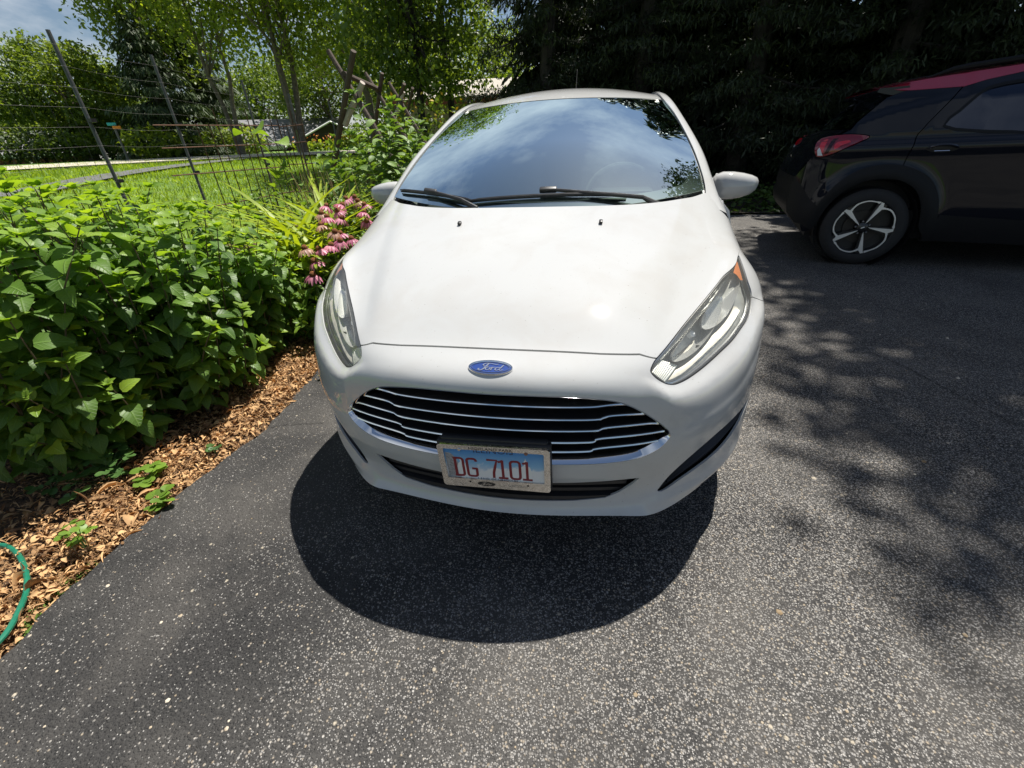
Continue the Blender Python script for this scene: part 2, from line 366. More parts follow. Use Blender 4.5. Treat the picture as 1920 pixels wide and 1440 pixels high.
def nose_at(u, v, off=0.):
    P, n = nose(np.array([u]), np.array([v])); return Vector(P[0]+n[0]*off), Vector(n[0])

HL = smooth_poly([(2.46, 7.23), (2.51, 7.47), (2.64, 7.74), (3.06, 8.09), (3.47, 8.36), (3.97, 8.56), (4.39, 8.70), (4.64, 8.79), (4.95, 8.76), (5.21, 8.79), (5.40, 8.95), (5.56, 9.33), (5.68, 8.95), (5.80, 8.3), (5.87, 7.85), (5.95, 7.51), (5.90, 7.27), (5.71, 7.06), (5.49, 6.94), (5.21, 6.86), (4.84, 6.76), (4.48, 6.70), (4.16, 6.63), (3.75, 6.52), (3.44, 6.44), (3.22, 6.40), (3.05, 6.40), (2.85, 6.50), (2.62, 6.77), (2.49, 7.05)], sub=3)
_gr = [(.0, 6.03), (.55, 6.045), (1.06, 6.045), (1.53, 5.98), (1.77, 5.90), (2.12, 5.68), (2.54, 5.35), (2.82, 5.08), (2.965, 4.86), (2.92, 4.65), (2.77, 4.42), (2.55, 4.24), (2.27, 4.10), (1.90, 4.01), (1.42, 3.975), (.84, 3.98), (.4, 3.985)]
GR = smooth_poly(_gr+[(0, 3.99)]+[(-u, v) for u, v in _gr[:0:-1]], sub=3)
_lg = [(0, 2.76), (.83, 2.80), (1.70, 2.87), (2.17, 2.92), (2.43, 2.93), (2.30, 2.56), (1.97, 1.76), (1.66, 1.27), (1.13, 1.06), (.52, 1.01)]
LG = np.array(_lg+[(0, 1.0)]+[(-u, v) for u, v in _lg[:0:-1]])
FG = smooth_poly([(3.31, 1.64), (3.36, 1.92), (3.51, 2.66), (3.80, 3.26), (4.19, 3.64), (4.70, 3.83), (5.38, 3.80), (5.92, 3.71), (6.72, 3.56), (6.52, 3.30), (6.13, 2.94), (5.65, 2.68), (5.16, 2.50), (4.78, 2.39), (4.39, 2.24), (4.01, 1.98), (3.73, 1.69), (3.49, 1.54)], sub=3)
mir = lambda P: np.asarray(P)[::-1]*[-1, 1]
GAP = [(0, 7.857), (.5, 7.858), (1.42, 7.872), (2.11, 7.932), (2.64, 7.74)]           # front shut line of the bonnet
SIDE = [(5.56, 9.33), (5.86, 9.9), (5.95, 10.6), (5.75, 11.3), (5.25, 12.0)]           # bonnet / wing shut line

white = mat('white_paint', (.465, .47, .465), rough=.6, coat=1., coat_rough=.015, spec=.0)
def dusty(m):
    """dried rain film and road dust on the paint"""
    nt = m.node_tree; b = nt.nodes['Principled BSDF']; tc = nd(nt, 'ShaderNodeTexCoord')
    n = nd(nt, 'ShaderNodeTexNoise', Scale=5.5, Detail=6., Roughness=.62, Distortion=.6); nt.links.new(tc.outputs['Object'], n.inputs['Vector'])
    r = nd(nt, 'ShaderNodeMapRange'); r.inputs[1].default_value = .46; r.inputs[2].default_value = .66; nt.links.new(n.outputs['Fac'], r.inputs[0])
    mx = nd(nt, 'ShaderNodeMixRGB'); mx.inputs['Color1'].default_value = (.465, .47, .465, 1); mx.inputs['Color2'].default_value = (.447, .444, .432, 1)
    nt.links.new(r.outputs[0], mx.inputs['Fac'])
    n2 = nd(nt, 'ShaderNodeTexNoise', Scale=240., Detail=1.); nt.links.new(tc.outputs['Object'], n2.inputs['Vector'])
    r2 = nd(nt, 'ShaderNodeMapRange'); r2.inputs[1].default_value = .765; r2.inputs[2].default_value = .80; nt.links.new(n2.outputs['Fac'], r2.inputs[0])
    m2 = nd(nt, 'ShaderNodeMixRGB'); m2.inputs['Color2'].default_value = (.16, .14, .11, 1); nt.links.new(r2.outputs[0], m2.inputs['Fac']); nt.links.new(mx.outputs[0], m2.inputs['Color1'])
    nt.links.new(m2.outputs[0], b.inputs['Base Color'])
    r3 = nd(nt, 'ShaderNodeMapRange'); r3.inputs[1].default_value = .35; r3.inputs[2].default_value = .7; r3.inputs[3].default_value = .026; r3.inputs[4].default_value = .042
    nt.links.new(n.outputs['Fac'], r3.inputs[0]); nt.links.new(r3.outputs[0], b.inputs['Coat Roughness'])
dusty(white); white.node_tree.nodes['Principled BSDF'].inputs['Coat IOR'].default_value = 1.65
black_pl = mat('black_plastic', (.022, .022, .024), rough=.42, var=.3, var_scale=60, rvar=.08)
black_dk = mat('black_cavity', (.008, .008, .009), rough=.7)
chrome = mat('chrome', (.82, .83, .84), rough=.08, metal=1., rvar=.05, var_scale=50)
chrome_worn = mat('worn_chrome', (.78, .78, .77), rough=.2, metal=1., var=.5, var_scale=120, var_color=(.52, .50, .47), rvar=.12)
rubber = mat('rubber', (.018, .018, .019), rough=.75, var=.3, var_scale=30)
steel = mat('alloy', (.55, .56, .57), rough=.28, metal=1.)

car = empty('white_hatchback'); tag(car, 'white compact hatchback car parked facing the viewer on the driveway', 'car')

# bumper, bonnet, wings ---------------------------------------------------
seam = [(5.93, 7.36), (6.5, 7.12), (8, 6.80)]
half = [(8, 0.0)]+[(8, 3.4), (8, 6.80)]+seam[1::-1]+[(5.4, 7.9), (3.4, 7.6)]+[(2.64, 7.72)]+[(u, v-.028) for u, v in GAP[3::-1]]
outer = np.array([(-8, 0.0)]+half+[(-u, v) for u, v in half[-2:0:-1]])
bumper = panel('bumper', outer, [grow(GR, .012), grow(LG, .01), grow(FG, .01), mir(grow(FG, .01)), grow(HL, .035), mir(grow(HL, .035))], nose, white, car, step=.11, depth=.007)
hood_half = [(u, v+.030) for u, v in GAP]+[(3.4, 7.9), (5.2, 8.6)]+[(u-.02, v) for u, v in SIDE]
outer = np.array(hood_half+[(-u, v) for u, v in hood_half[::-1][:-1]])
hood = panel('bonnet', outer, [grow(HL, .035), mir(grow(HL, .035))], nose, white, car, step=.11, depth=.018)
wing = np.array([(u+.02, v) for u, v in SIDE]+[(6.5, 12), (8, 12), (8, 6.83), (6.5, 7.15), (5.93, 7.39), (5.6, 7.8), (5.4, 8.6)])
for s in (0, 1): panel('wing', wing, [grow(HL, .035)], nose, white, car, step=.12, depth=.014, mirror=bool(s))
# underside lip return and dark sheet added to block light behind the openings
P0, n0 = nose(np.linspace(-8, 8, 65), np.zeros(65))
MB().grid([P0, P0+np.array([0, .05, -.004]), P0*[.96, 1, 1]+np.array([0, .25, .0])]).build('splitter', black_pl, car)
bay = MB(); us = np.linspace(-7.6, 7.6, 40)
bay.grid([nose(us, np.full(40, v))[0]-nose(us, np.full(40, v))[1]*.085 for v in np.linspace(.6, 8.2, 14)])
bay.build('bay_blocker', black_dk, car)

# grille -----------------------------------------------------------------
gsurf = panel('grille', grow(GR, -.02), [], nose, black_dk, car, step=.2, depth=0., offset=-.055)
def inset_grille():
    P = grow(GR, -.035); low = 1-sstep(4.3, 4.95, P[:, 1]); P[:, 1] += low*.150; P[:, 0] -= np.sign(P[:, 0])*low*sstep(2.0, 2.8, np.abs(P[:, 0]))*.10
    return P
_in = inset_grille(); P, n = nose(GR[:, 0], GR[:, 1]); P2, n2 = nose(_in[:, 0], _in[:, 1]); w_low = (1-sstep(4.3, 4.95, GR[:, 1]))[:, None]
ring = [P-n*.012, P+n*.0015, P*.9+P2*.1+n*.002, P*.05+P2*.95-n2*(.006+.007*w_low), P2-n2*(.030)]
MB().grid([np.vstack([r, r[:1]]) for r in ring]).build('chrome_surround', chrome, gsurf, sharp=40)
BARS = [[(0, 5.72), (.56, 5.72), (1.09, 5.735), (1.45, 5.76), (1.72, 5.82), (1.90, 5.82)],
        [(0, 5.39), (.56, 5.39), (1.40, 5.41), (1.52, 5.44), (1.66, 5.50), (2.03, 5.53), (2.3, 5.53)],
        [(0, 5.09), (.56, 5.09), (1.38, 5.105), (1.50, 5.13), (1.62, 5.17), (2.36, 5.26), (2.65, 5.2)],
        [(0, 4.76), (.8, 4.76), (1.34, 4.765), (1.44, 4.80), (1.54, 4.86), (2.67, 4.96), (2.84, 4.93)],
        [(0, 4.44), (.83, 4.445), (1.30, 4.45), (1.40, 4.48), (1.50, 4.53), (2.5, 4.62), (2.7, 4.62)]]
for b in BARS:
    p = smooth_poly(np.array([(-u, v) for u, v in b[:0:-1]]+b), closed=False, sub=5)
    pv = np.convolve(np.pad(p[:, 1], 4, mode='edge'), np.ones(9)/9, 'valid'); p[:, 1] = .45*p[:, 1]+.55*pv
    P, n = nose(p[:, 0], p[:, 1]); step_in = (.006+.003*sstep(1.35, 1.6, np.abs(p[:, 0])))[:, None]
    up = np.array([0, 0, 1.])
    sl = MB().grid([P-n*(step_in+.05)+up*.002, P-n*step_in+up*.0045, P-n*step_in-up*.0045, P-n*(step_in+.05)-up*.006]).build('slat', black_pl, gsurf)
    ch = MB().grid([P-n*(step_in+.004)+up*.0036, P-n*(step_in-.002)+up*.0026, P-n*(step_in-.0032), P-n*(step_in-.002)-up*.0026, P-n*(step_in+.004)-up*.0036]).build('chrome_strip', chrome, gsurf)
# lower grille and lamp recesses
lg = panel('lower_grille', grow(LG, .03), [], nose, black_dk, car, step=.2, depth=0., offset=-.04)
for v in (1.75, 2.3):
    us = np.linspace(-2.15, 2.15, 31); P, n = nose(us, v+.0*us); MB().grid([P-n*.05+[0, 0, .004], P-n*.014+[0, 0, .006], P-n*.014-[0, 0, .006], P-n*.05-[0, 0, .012]]).build('louvre', black_pl, lg)
us = np.linspace(-2.0, 2.0, 31); P, n = nose(us, 1.12+.0*us+.10*np.abs(us/2)**3); MB().grid([P-n*.03+[0, 0, .02], P-n*.004+[0, 0, .012], P-n*.004-[0, 0, .01]]).build('louvre', black_pl, lg)
for s in (0, 1):
    f = panel('fog_recess', grow(FG, .03), [], nose, black_pl, car, step=.15, depth=0., offset=-.016, mirror=bool(s))
    for t in (.34, .62):
        a = np.array([(3.62, 2.1), (4.2, 2.75), (4.9, 3.05), (5.6, 3.2), (6.3, 3.38)])+np.array([0, (t-.45)*1.1]); a = smooth_poly(a, closed=False); P, n = nose(a[:, 0], a[:, 1])
        if s: P = P*[-1, 1, 1]; n = n*[-1, 1, 1]
        MB().grid([P-n*.016+[0, 0, .007], P-n*.004+[0, 0, .002], P-n*.016-[0, 0, .006]]).build('louvre', black_pl, f)

# head lamps -------------------------------------------------------------
lens_m = glass('lamp_lens', (.97, .975, .95), gain=1.0, haze=.07)
refl = mat('lamp_reflector', (.80, .80, .78), rough=.25, metal=.75)
lamp_grey = mat('lamp_bezel', (.46, .44, .39), rough=.5, metal=.25, var=.3, var_scale=40)
lamp_sil = mat('lamp_housing', (.52, .53, .50), rough=.35, metal=.35, var=.35, var_scale=30)
amber = mat('amber_lens', (.50, .15, .035), rough=.3, coat=.4)
for s in (0, 1):
    sg = -1 if s else 1
    hl = empty('headlight', parent=car); m1 = bool(s)
    panel('lens', grow(HL, -.012), [], nose, lens_m, hl, step=.14, depth=0., offset=-.001, mirror=m1)
    panel('seal', grow(HL, .02), [grow(HL, -.028)], nose, black_pl, hl, step=.1, estep=.05, depth=.03, offset=-.004, mirror=m1)
    panel('trim', grow(HL, -.026), [grow(HL, -.075)], nose, chrome, hl, step=.1, estep=.05, depth=.004, offset=-.014, mirror=m1)
    # housing: dished floor, deepest in the middle
    def floor_f(u, v):
        P, n = nose(u, v); q = np.stack([u, v], 1); d = np.sqrt(((q[:, None]-HL[None])**2).sum(-1)).min(1)
        dep = .020+.040*sstep(0, .6, d)
        return P-n*dep[:, None], n
    panel('housing', grow(HL, .01), [], floor_f, lamp_sil, hl, step=.09, depth=0., mirror=m1)
    # upper reflector bowl and lower bowl: two scooped mirrors split by a shelf
    for (c, ru, rv) in (((4.95, 8.0), .85, .62), ((4.05, 7.62), .80, .50)):
        th = np.linspace(0, 2*np.pi, 40); ring = np.stack([c[0]+ru*np.cos(th), c[1]+rv*np.sin(th)+.25*np.cos(th)], 1)
        rows = []
        for k, (f, dp) in enumerate(((1, .016), (.92, .035), (.7, .060), (.4, .074), (.12, .080))):
            q = np.array(c)+(ring-np.array(c))*f; P, n = nose(q[:, 0], q[:, 1]); rows.append((P-n*dp)*[sg, 1, 1])
        MB().grid(rows).build('reflector', refl, hl)
        P, n = nose(np.array([c[0]]), np.array([c[1]])); P = P[0]*[sg, 1, 1]; n = n[0]*[sg, 1, 1]
        MB().tube([P-n*.078, P-n*.045, P-n*.040], [.010, .010, .004], 12).build('bulb', mat('bulb', (.7, .72, .75), rough=.08, coat=1.), hl)
    # grey shelf along the lower edge, with the ribbed inner end
    q = smooth_poly(np.array([(2.62, 7.05), (2.95, 6.62), (3.4, 6.62), (4.1, 6.85), (4.9, 7.0), (5.5, 7.2)]), closed=False, sub=5); q2 = smooth_poly(np.array([(2.75, 7.35), (3.1, 7.2), (3.5, 7.25), (4.2, 7.35), (4.95, 7.42), (5.55, 7.5)]), closed=False, sub=5)
    Pa, na = nose(q[:, 0], q[:, 1]); Pb, nb = nose(q2[:, 0], q2[:, 1])
    MB().grid([(Pa-na*.018)*[sg, 1, 1], (Pa*.5+Pb*.5-nb*.028)*[sg, 1, 1], (Pb-nb*.062)*[sg, 1, 1]]).build('shelf', lamp_grey, hl)
    for k in range(9):
        t = k/8; a = np.array((2.60+.30*t, 7.10-.52*t)); b = np.array((2.98+.42*t, 7.62-.62*t)); q = a+(b-a)*np.linspace(0, 1, 7)[:, None]; P, n = nose(q[:, 0], q[:, 1])
        MB().tube([Vector(x) for x in (P-n*(.014+.012*np.linspace(0, 1, 7)[:, None]))*[sg, 1, 1]], .0036, 6).build('rib', refl, hl)
    P, n = nose(np.array([4.05]), np.array([7.06])); P = (P-n*.030)[0]*[sg, 1, 1]
    MB().box(P, (.016, .004, .022), bev=.001).build('light_sensor_block', black_dk, hl)
    am = np.array([(5.30, 8.55), (5.42, 8.86), (5.545, 9.2), (5.63, 8.9), (5.74, 8.3), (5.78, 8.0), (5.66, 8.05), (5.48, 8.35)])
    panel('side_marker', am, [], nose, amber, hl, step=.1, depth=.0, offset=-.010, mirror=m1)

# badge ------------------------------------------------------------------
bp, bn = nose_at(0, 7.045, -.0008); bx = Vector((1, 0, 0)); by = bn.cross(bx).normalized()
def on_badge(a, b, h=0.): return bp+bx*a+by*b+bn*h
bd = empty('badge', parent=car); th = [2*math.pi*k/64 for k in range(64)]
def ell(a, b, h): return [on_badge(a*math.cos(t), b*math.sin(t), h) for t in th]
def rings(name, specs, m, par):
    V = []; 
    for a, b, h in specs: V += ell(a, b, h)
    F = [(i*64+k, i*64+(k+1) % 64, (i+1)*64+(k+1) % 64, (i+1)*64+k) for i in range(len(specs)-1) for k in range(64)]
    mb = MB(); mb.add(V, F); return mb.build(name, m, par)
rings('rim', [(.0605, .0245, -.004), (.0605, .0245, .002), (.059, .023, .0045), (.056, .0205, .0045), (.0545, .019, .003)], chrome, bd)
blue = mat('badge_blue', (.012, .045, .22), rough=.3, coat=1.)
mb = MB(); mb.add(ell(.0555, .020, .003), [tuple(range(64))]); mb.build('field', blue, bd)
rings('inner_ring', [(.0515, .0172, .0034), (.0515, .0172, .0042), (.0500, .0160, .0042), (.0500, .0160, .0034)], chrome, bd)
def bez(pts, sub=6): return smooth_poly(np.array(pts, float), closed=False, sub=sub)
FORD = [(bez([(-.62, .35), (-.70, .55), (-.52, .86), (-.2, .92), (.1, .80), (.32, .72), (.46, .80)]), .11), (bez([(-.27, .88), (-.42, .4), (-.62, -.28), (-.84, -.62), (-1.02, -.52), (-.98, -.28)]), .13), (bez([(-.62, .12), (-.42, .18), (-.28, .30)]), .09),
        (bez([(-.28, .05), (-.44, -.10), (-.46, -.42), (-.32, -.50), (-.16, -.28), (-.14, -.02), (-.28, .06), (-.12, .0), (.02, .08)]), .10),
        (bez([(.06, .12), (.0, -.18), (-.06, -.52)]), .10), (bez([(.02, -.1), (.14, .08), (.26, .10)]), .09),
        (bez([(.62, .02), (.46, .10), (.30, -.16), (.30, -.44), (.44, -.50), (.62, -.2), (.78, .30), (.88, .62)]), .10), (bez([(.72, .05), (.60, -.36), (.70, -.50), (.88, -.34)]), .09)]
V, F = ribbon_strokes(FORD, .1); sc_x, sc_y = .0345, .0150
mb = MB(); mb.add([on_badge(v[0]*sc_x+.004, v[1]*sc_y-.0015, .0044) for v in V], F); mb.build('lettering', mat('badge_silver', (.85, .88, .92), rough=.18, metal=.9), bd)

# number plate -----------------------------------------------------------
pl = empty('license_plate', (.0066, .009, .4526), parent=car); pl.scale = (1.022,)*3; pl.rotation_euler = (R(90)+.062, -.016, .013)
def plate_print():
    """printed picture on the plate: blue sky over cloud, pale dome, dim portrait at the left"""
    m = bpy.data.materials.new('plate_print'); m.use_nodes = True; nt = m.node_tree; b = nt.nodes['Principled BSDF']; b.inputs['Roughness'].default_value = .35
    tc = nd(nt, 'ShaderNodeTexCoord'); sp = nd(nt, 'ShaderNodeSeparateXYZ'); nt.links.new(tc.outputs['Object'], sp.inputs[0])
    rp = nd(nt, 'ShaderNodeMapRange'); rp.inputs[1].default_value = -.05; rp.inputs[2].default_value = .062; nt.links.new(sp.outputs['Y'], rp.inputs[0])
    cr = nd(nt, 'ShaderNodeValToRGB'); e = cr.color_ramp.elements; e[0].position = .12; e[0].color = (.70, .72, .74, 1); e[1].position = 1; e[1].color = (.03, .20, .52, 1); k = e.new(.55); k.color = (.22, .44, .66, 1)
    nt.links.new(rp.outputs[0], cr.inputs[0])
    n = nd(nt, 'ShaderNodeTexNoise', Scale=26., Detail=4.); nt.links.new(tc.outputs['Object'], n.inputs['Vector'])
    ad = nd(nt, 'ShaderNodeMath'); ad.operation = 'MULTIPLY_ADD'; ad.inputs[1].default_value = -9.; ad.inputs[2].default_value = .0; nt.links.new(sp.outputs['Y'], ad.inputs[0])
    ad2 = nd(nt, 'ShaderNodeMath'); ad2.operation = 'ADD'; nt.links.new(ad.outputs[0], ad2.inputs[0]); nt.links.new(n.outputs['Fac'], ad2.inputs[1])
    r2 = nd(nt, 'ShaderNodeMapRange'); r2.inputs[1].default_value = .50; r2.inputs[2].default_value = .62; nt.links.new(ad2.outputs[0], r2.inputs[0])
    mx = nd(nt, 'ShaderNodeMixRGB'); mx.inputs['Color2'].default_value = (.72, .73, .74, 1); nt.links.new(r2.outputs[0], mx.inputs['Fac']); nt.links.new(cr.outputs[0], mx.inputs['Color1'])
    nt.links.new(mx.outputs[0], b.inputs['Base Color']); return m
mb = MB(); mb.box((0, 0, .0), (.300, .150, .0015)); mb.build('plate', plate_print(), pl)
def frame_ring(o, i, z0, z1):
    V = []; F = []
    for z in (z0, z1):
        for (x0, y0, x1, y1, r) in (o, i):
            for (cx, cy, a0) in ((x1-r, y1-r, 0), (x0+r, y1-r, 90), (x0+r, y0+r, 180), (x1-r, y0+r, 270)):
                for k in range(4): a = R(a0+30*k); V.append((cx+r*math.cos(a), cy+r*math.sin(a), z))
    n = 16
    for k in range(n):
        j = (k+1) % n
        F += [(2*n+k, 2*n+j, 3*n+j, 3*n+k), (k, j, 2*n+j, 2*n+k), (n+k, 3*n+k, 3*n+j, n+j), (k, n+k, n+j, j)]
    return V, F
V, F = frame_ring((-.1555, -.079, .1555, .079, .010), (-.139, -.047, .139, .0635, .004), -.002, .006)
mb = MB(); mb.add(V, F); fr = mb.build('frame', chrome_worn, pl, sharp=30)
MB().box((0, .002, -.013), (.317, .163, .022), bev=.007).build('bracket', black_pl, pl)
MB().box((0, .080, -.022), (.296, .018, .024), bev=.006).build('bracket_hood', black_pl, pl)
def arc(cx, cy, rx, ry, a0, a1, n=7): return [(cx+rx*math.cos(R(a0+(a1-a0)*k/n)), cy+ry*math.sin(R(a0+(a1-a0)*k/n))) for k in range(n+1)]
w, h, r = .0265, .066, .008
GLY = {'D': [[(0, 0)]+arc(w-r, r, r, r, -90, 0)+arc(w-r, h-r, r, r, 0, 90)+[(0, h)], [(.004, 0), (.004, h)]],
       'G': [arc(w-r, h-r, r, r, 0, 90)+arc(r, h-r, r, r, 90, 180)+arc(r, r, r, r, 180, 270)+arc(w-r, r, r, r, 270, 360)+[(w, h*.45)], [(w*.55, h*.45), (w, h*.45)]],
       '7': [[(0, h), (w, h), (w*.78, h*.62), (w*.60, h*.3), (w*.56, 0)]],
       '1': [[(w*.12, h*.92), (w*.42, h*.95), (w*.52, h)], [(w*.52, h), (w*.52, 0)], [(w*.08, 0), (w*.98, 0)]],
       '0': [arc(w-r, h-r*1.3, r, r*1.3, 0, 90)+arc(r, h-r*1.3, r, r*1.3, 90, 180)+arc(r, r*1.3, r, r*1.3, 180, 270)+arc(w-r, r*1.3, r, r*1.3, 270, 360)+[(w, h-r*1.3)]]}
red = mat('plate_red', (.20, .012, .02), rough=.4)
for chx, a in zip('DG7101', (.170, .292, .482, .572, .688, .792)):
    x0 = (a-.5)*.311-w/2; V, F = ribbon_strokes([[(x, y) for x, y in st] for st in GLY[chx]], .0076, .0)
    mb = MB(); mb.add([(v[0]+x0, v[1]-.0395, .00112+.00002*random.random()) for v in V], F); mb.build('character', red, pl, smooth=False)
navy = mat('plate_navy', (.02, .03, .09), rough=.5)
def plate_text(name, body, size, m, x, y, z, sx=1.): o = obj(name, text_mesh(name, body, size, m), pl, (x, y, z)); o.scale = (sx, 1, 1); return o
plate_text('state_name', 'ILLINOIS', .026, navy, 0, .0585, .0011, 1.15)
plate_text('state_motto', 'LAND OF LINCOLN', .013, navy, .005, -.0485, .0011)
plate_text('dealer_name', 'HIGHLAND PARK', .0135, mat('frame_black', (.02, .02, .02), rough=.5), -.005, .0690, .0064, 1.15)
plate_text('dealer_name', 'LINCOLN', .011, mat('frame_grey', (.20, .19, .18), rough=.5), .062, -.063, .0064, 1.1)
mb = MB(); mb.add([(-.028+.026*math.cos(t), -.063+.0085*math.sin(t), .0064) for t in th], [tuple(range(64))]); mb.build('dealer_oval', mat('frame_black', (.02, .02, .02)), pl, smooth=False)
V, F = ribbon_strokes(FORD, .1); mb = MB(); mb.add([(v[0]*.0165-.0265, v[1]*.0066-.0635, .0067) for v in V], F); mb.build('dealer_lettering', chrome_worn, pl, smooth=False)
pale = mat('plate_pale', (.74, .75, .74), rough=.4)
for x0, k in ((.088, 1.), (-.094, .8)):       # pale domes printed in the sky
    mb = MB(); mb.prism([(-.016, -.046), (.016, -.046), (.016, -.01), (.012, .006), (.005, .012), (.004, .018), (.0055, .02), (.004, .028), (.001, .032), (0, .040), (-.001, .032), (-.004, .028), (-.0055, .02), (-.004, .018), (-.005, .012), (-.012, .006), (-.016, -.01)], .0001, (x0, .002, .00095), (k, 0, 0), (0, k, 0), (0, 0, 1)); mb.build('printed_dome', pale, pl, smooth=False)
grey_p = mat('plate_portrait', (.42, .42, .43), rough=.45, var=.6, var_scale=150)
mb = MB(); mb.prism([(-.137, -.046), (-.10, -.046), (-.105, -.02), (-.10, -.004), (-.104, .012), (-.11, .03), (-.122, .044), (-.137, .046)], .0001, (0, 0, .0009), (1, 0, 0), (0, 1, 0), (0, 0, 1)); mb.build('printed_portrait', grey_p, pl, smooth=False)
for x, y in ((-.092, .0695), (.092, .0685)): MB().tube([(x, y-.006, .006), (x, y-.006, .0085)], [.0055, .004], 12).build('screw', chrome_worn if x < 0 else mat('rusty_screw', (.25, .12, .07), rough=.6), pl)
for x in (-.075, .092): MB().tube([(x, -.058, .0062), (x, -.058, .0066)], .003, 10).build('frame_hole', black_dk, pl)

# windscreen, pillars, roof ------------------------------------------------
def screen(a, t):
    a = np.asarray(a, float); t = np.asarray(t, float)
    lo = np.stack([a*.672, .925+.18*np.abs(a)**2.2, 1.0+.045*a**2], -1); hi = np.stack([a*.562, 1.83+.165*a**2, 1.424-.024*a**2], -1)
    P = lo+(hi-lo)*t[..., None]; b = 4*t*(1-t)
    P[..., 0] += .017*b*a; P[..., 2] += .020*b*(1-.35*a**2); P[..., 1] -= .008*b
    return P
def screen_f(u, v):
    P = screen(u, v); e = 1e-3; n = np.cross(screen(u+e, v)-screen(u-e, v), screen(u, v+e)-screen(u, v-e)); n /= np.linalg.norm(n, axis=1)[:, None]
    return P, n
ws_glass = glass('windscreen_glass', (.74, .88, .82), gain=10., gloss=(.82, .98, 1.))
rect = lambda u0, v0, u1, v1: np.array([(u0, v0), (u1, v0), (u1, v1), (u0, v1)])
ws = panel('windscreen', rect(-1, 0, 1, 1), [], screen_f, ws_glass, car, step=.05, depth=0.)
frit_in = smooth_poly([(-.90, .10), (-.80, .07), (-.4, .06), (0, .055), (.4, .06), (.80, .07), (.90, .10), (.925, .22), (.915, .6), (.90, .86), (.85, .95), (.5, .972), (0, .975), (-.5, .972), (-.85, .95), (-.90, .86), (-.915, .6), (-.925, .22)], sub=4)
panel('frit_border', rect(-.995, .004, .995, .996), [frit_in], screen_f, mat('frit', (.006, .006, .007), rough=.5), ws, step=.05, depth=0., offset=-.004)
OUT = np.array([(.757, 1.02, .962), (.740, 1.13, 1.010), (.727, 1.25, 1.071), (.704, 1.45, 1.173), (.660, 1.75, 1.294), (.612, 2.05, 1.405), (.592, 2.35, 1.440), (.586, 2.8, 1.452), (.565, 3.3, 1.425), (.52, 3.70, 1.35)])
INN = np.array([(.660, 1.00, .985), (.676, 1.118, 1.046), *[tuple(screen(np.array([1.0]), np.array([t]))[0]+np.array([.006, .004, .004])) for t in (.17, .40, .74)], (.566, 2.0, 1.405), (.548, 2.3, 1.457), (.540, 2.8, 1.470), (.52, 3.3, 1.445), (.475, 3.70, 1.37)])
for s in (1, -1):
    o = smooth_poly(OUT, closed=False, sub=6); i = smooth_poly(INN, closed=False, sub=6); k = np.array([s, 1, 1]); up = np.array([.35, -.15, .92])
    rows = [i-np.array([0, -.004, .014]), i+up*.002, i*.72+o*.28+up*.010, i*.4+o*.6+up*.011, i*.1+o*.9+up*.004, o-np.array([-.003, 0, .012]), o-np.array([.004, 0, .040]), o-np.array([.05, 0, .045])]
    MB().grid([r*k for r in rows]).build('pillar', white, car, sharp=60)
    MB().grid([(i+np.array([-.002, .0, -.008]))*k, (i+np.array([-.016, .002, -.006]))*k]).build('pillar_seal', black_pl, car)
xs = np.linspace(-1, 1, 41); rows = []
for t in np.linspace(0, 1, 48):
    hw = np.interp(t, [0, .15, .5, 1], [.556, .532, .525, .46]); x = xs*hw; y0 = 1.845+.165*(xs)**2; y = y0+(3.75-y0)*t; rows.append(np.stack([x, y, 0*x], 1))
rows = np.array(rows); tt = np.linspace(0, 1, 48)
zc = np.interp(1.845+1.905*tt, [1.80, 1.845, 1.93, 2.05, 2.2, 2.4, 2.7, 3.0, 3.3, 3.75], [1.414, 1.428, 1.451, 1.475, 1.496, 1.513, 1.521, 1.513, 1.488, 1.405])
zc = np.convolve(np.pad(zc, 2, mode='reflect', reflect_type='odd'), np.array([1, 2, 3, 2, 1])/9, 'valid'); rows[..., 2] = zc[:, None]-np.interp(tt, [0, .2, .5, 1], [.022, .044, .050, .036])[:, None]*xs[None]**2
front = rows[0].copy(); front[:, 2] -= .012; front[:, 1] += .003
front2 = front.copy(); front2[:, 1] += .05; front2[:, 2] -= .01
MB().grid(np.concatenate([front2[None], front[None], rows])).build('roof', white, car, sharp=80)
for s in (1, -1):
    e = rows[:, -1 if s > 0 else 0]; MB().grid([e+np.array([-.004*s, 0, .001]), e+np.array([.010*s, 0, -.010]), e+np.array([.03*s, 0, -.012]), e+np.array([.07*s, 0, -.03])]).build('roof_moulding', black_pl, car)
MB().tube([(.03, 3.05, 1.49), (.03, 3.06, 1.515)], [.014, .008], 10).build('antenna_base', black_pl, car)
MB().tube([(.03, 3.06, 1.51), (.045, 2.92, 1.66)], [.0028, .0018], 6).build('antenna', black_pl, car)

# body sides and tail --------------------------------------------------------
def side(Y, Z):
    belt = .965+.028*(Y-1.2); wB = np.interp(Y, [1.0, 1.25, 2.2, 3.1, 3.6, 4.0], [.835, .838, .842, .838, .81, .74])
    zz = np.minimum(Z, belt)
    X = wB-.045*np.clip((.42-zz)/.2, 0, 2)**2-.055*np.clip((zz-.62)/.36, 0, 2)**2+.012*np.exp(-((zz-.80)/.04)**2)
    return X-np.where(Z > belt, .012+(Z-belt)*.50, 0)
def side_f(u, v):
    P = np.stack([side(u, v), u, v], 1); e = 2e-3
    n = np.cross(np.stack([side(u+e, v)-side(u-e, v), 0*u+2*e, 0*u], 1), np.stack([side(u, v+e)-side(u, v-e), 0*u, 0*u+2*e], 1)); n /= np.linalg.norm(n, axis=1)[:, None]
    return P, n
uu = np.linspace(4.3, 8, 12); P, n = nose(uu, np.full(12, 12.)); P = P-n*.002
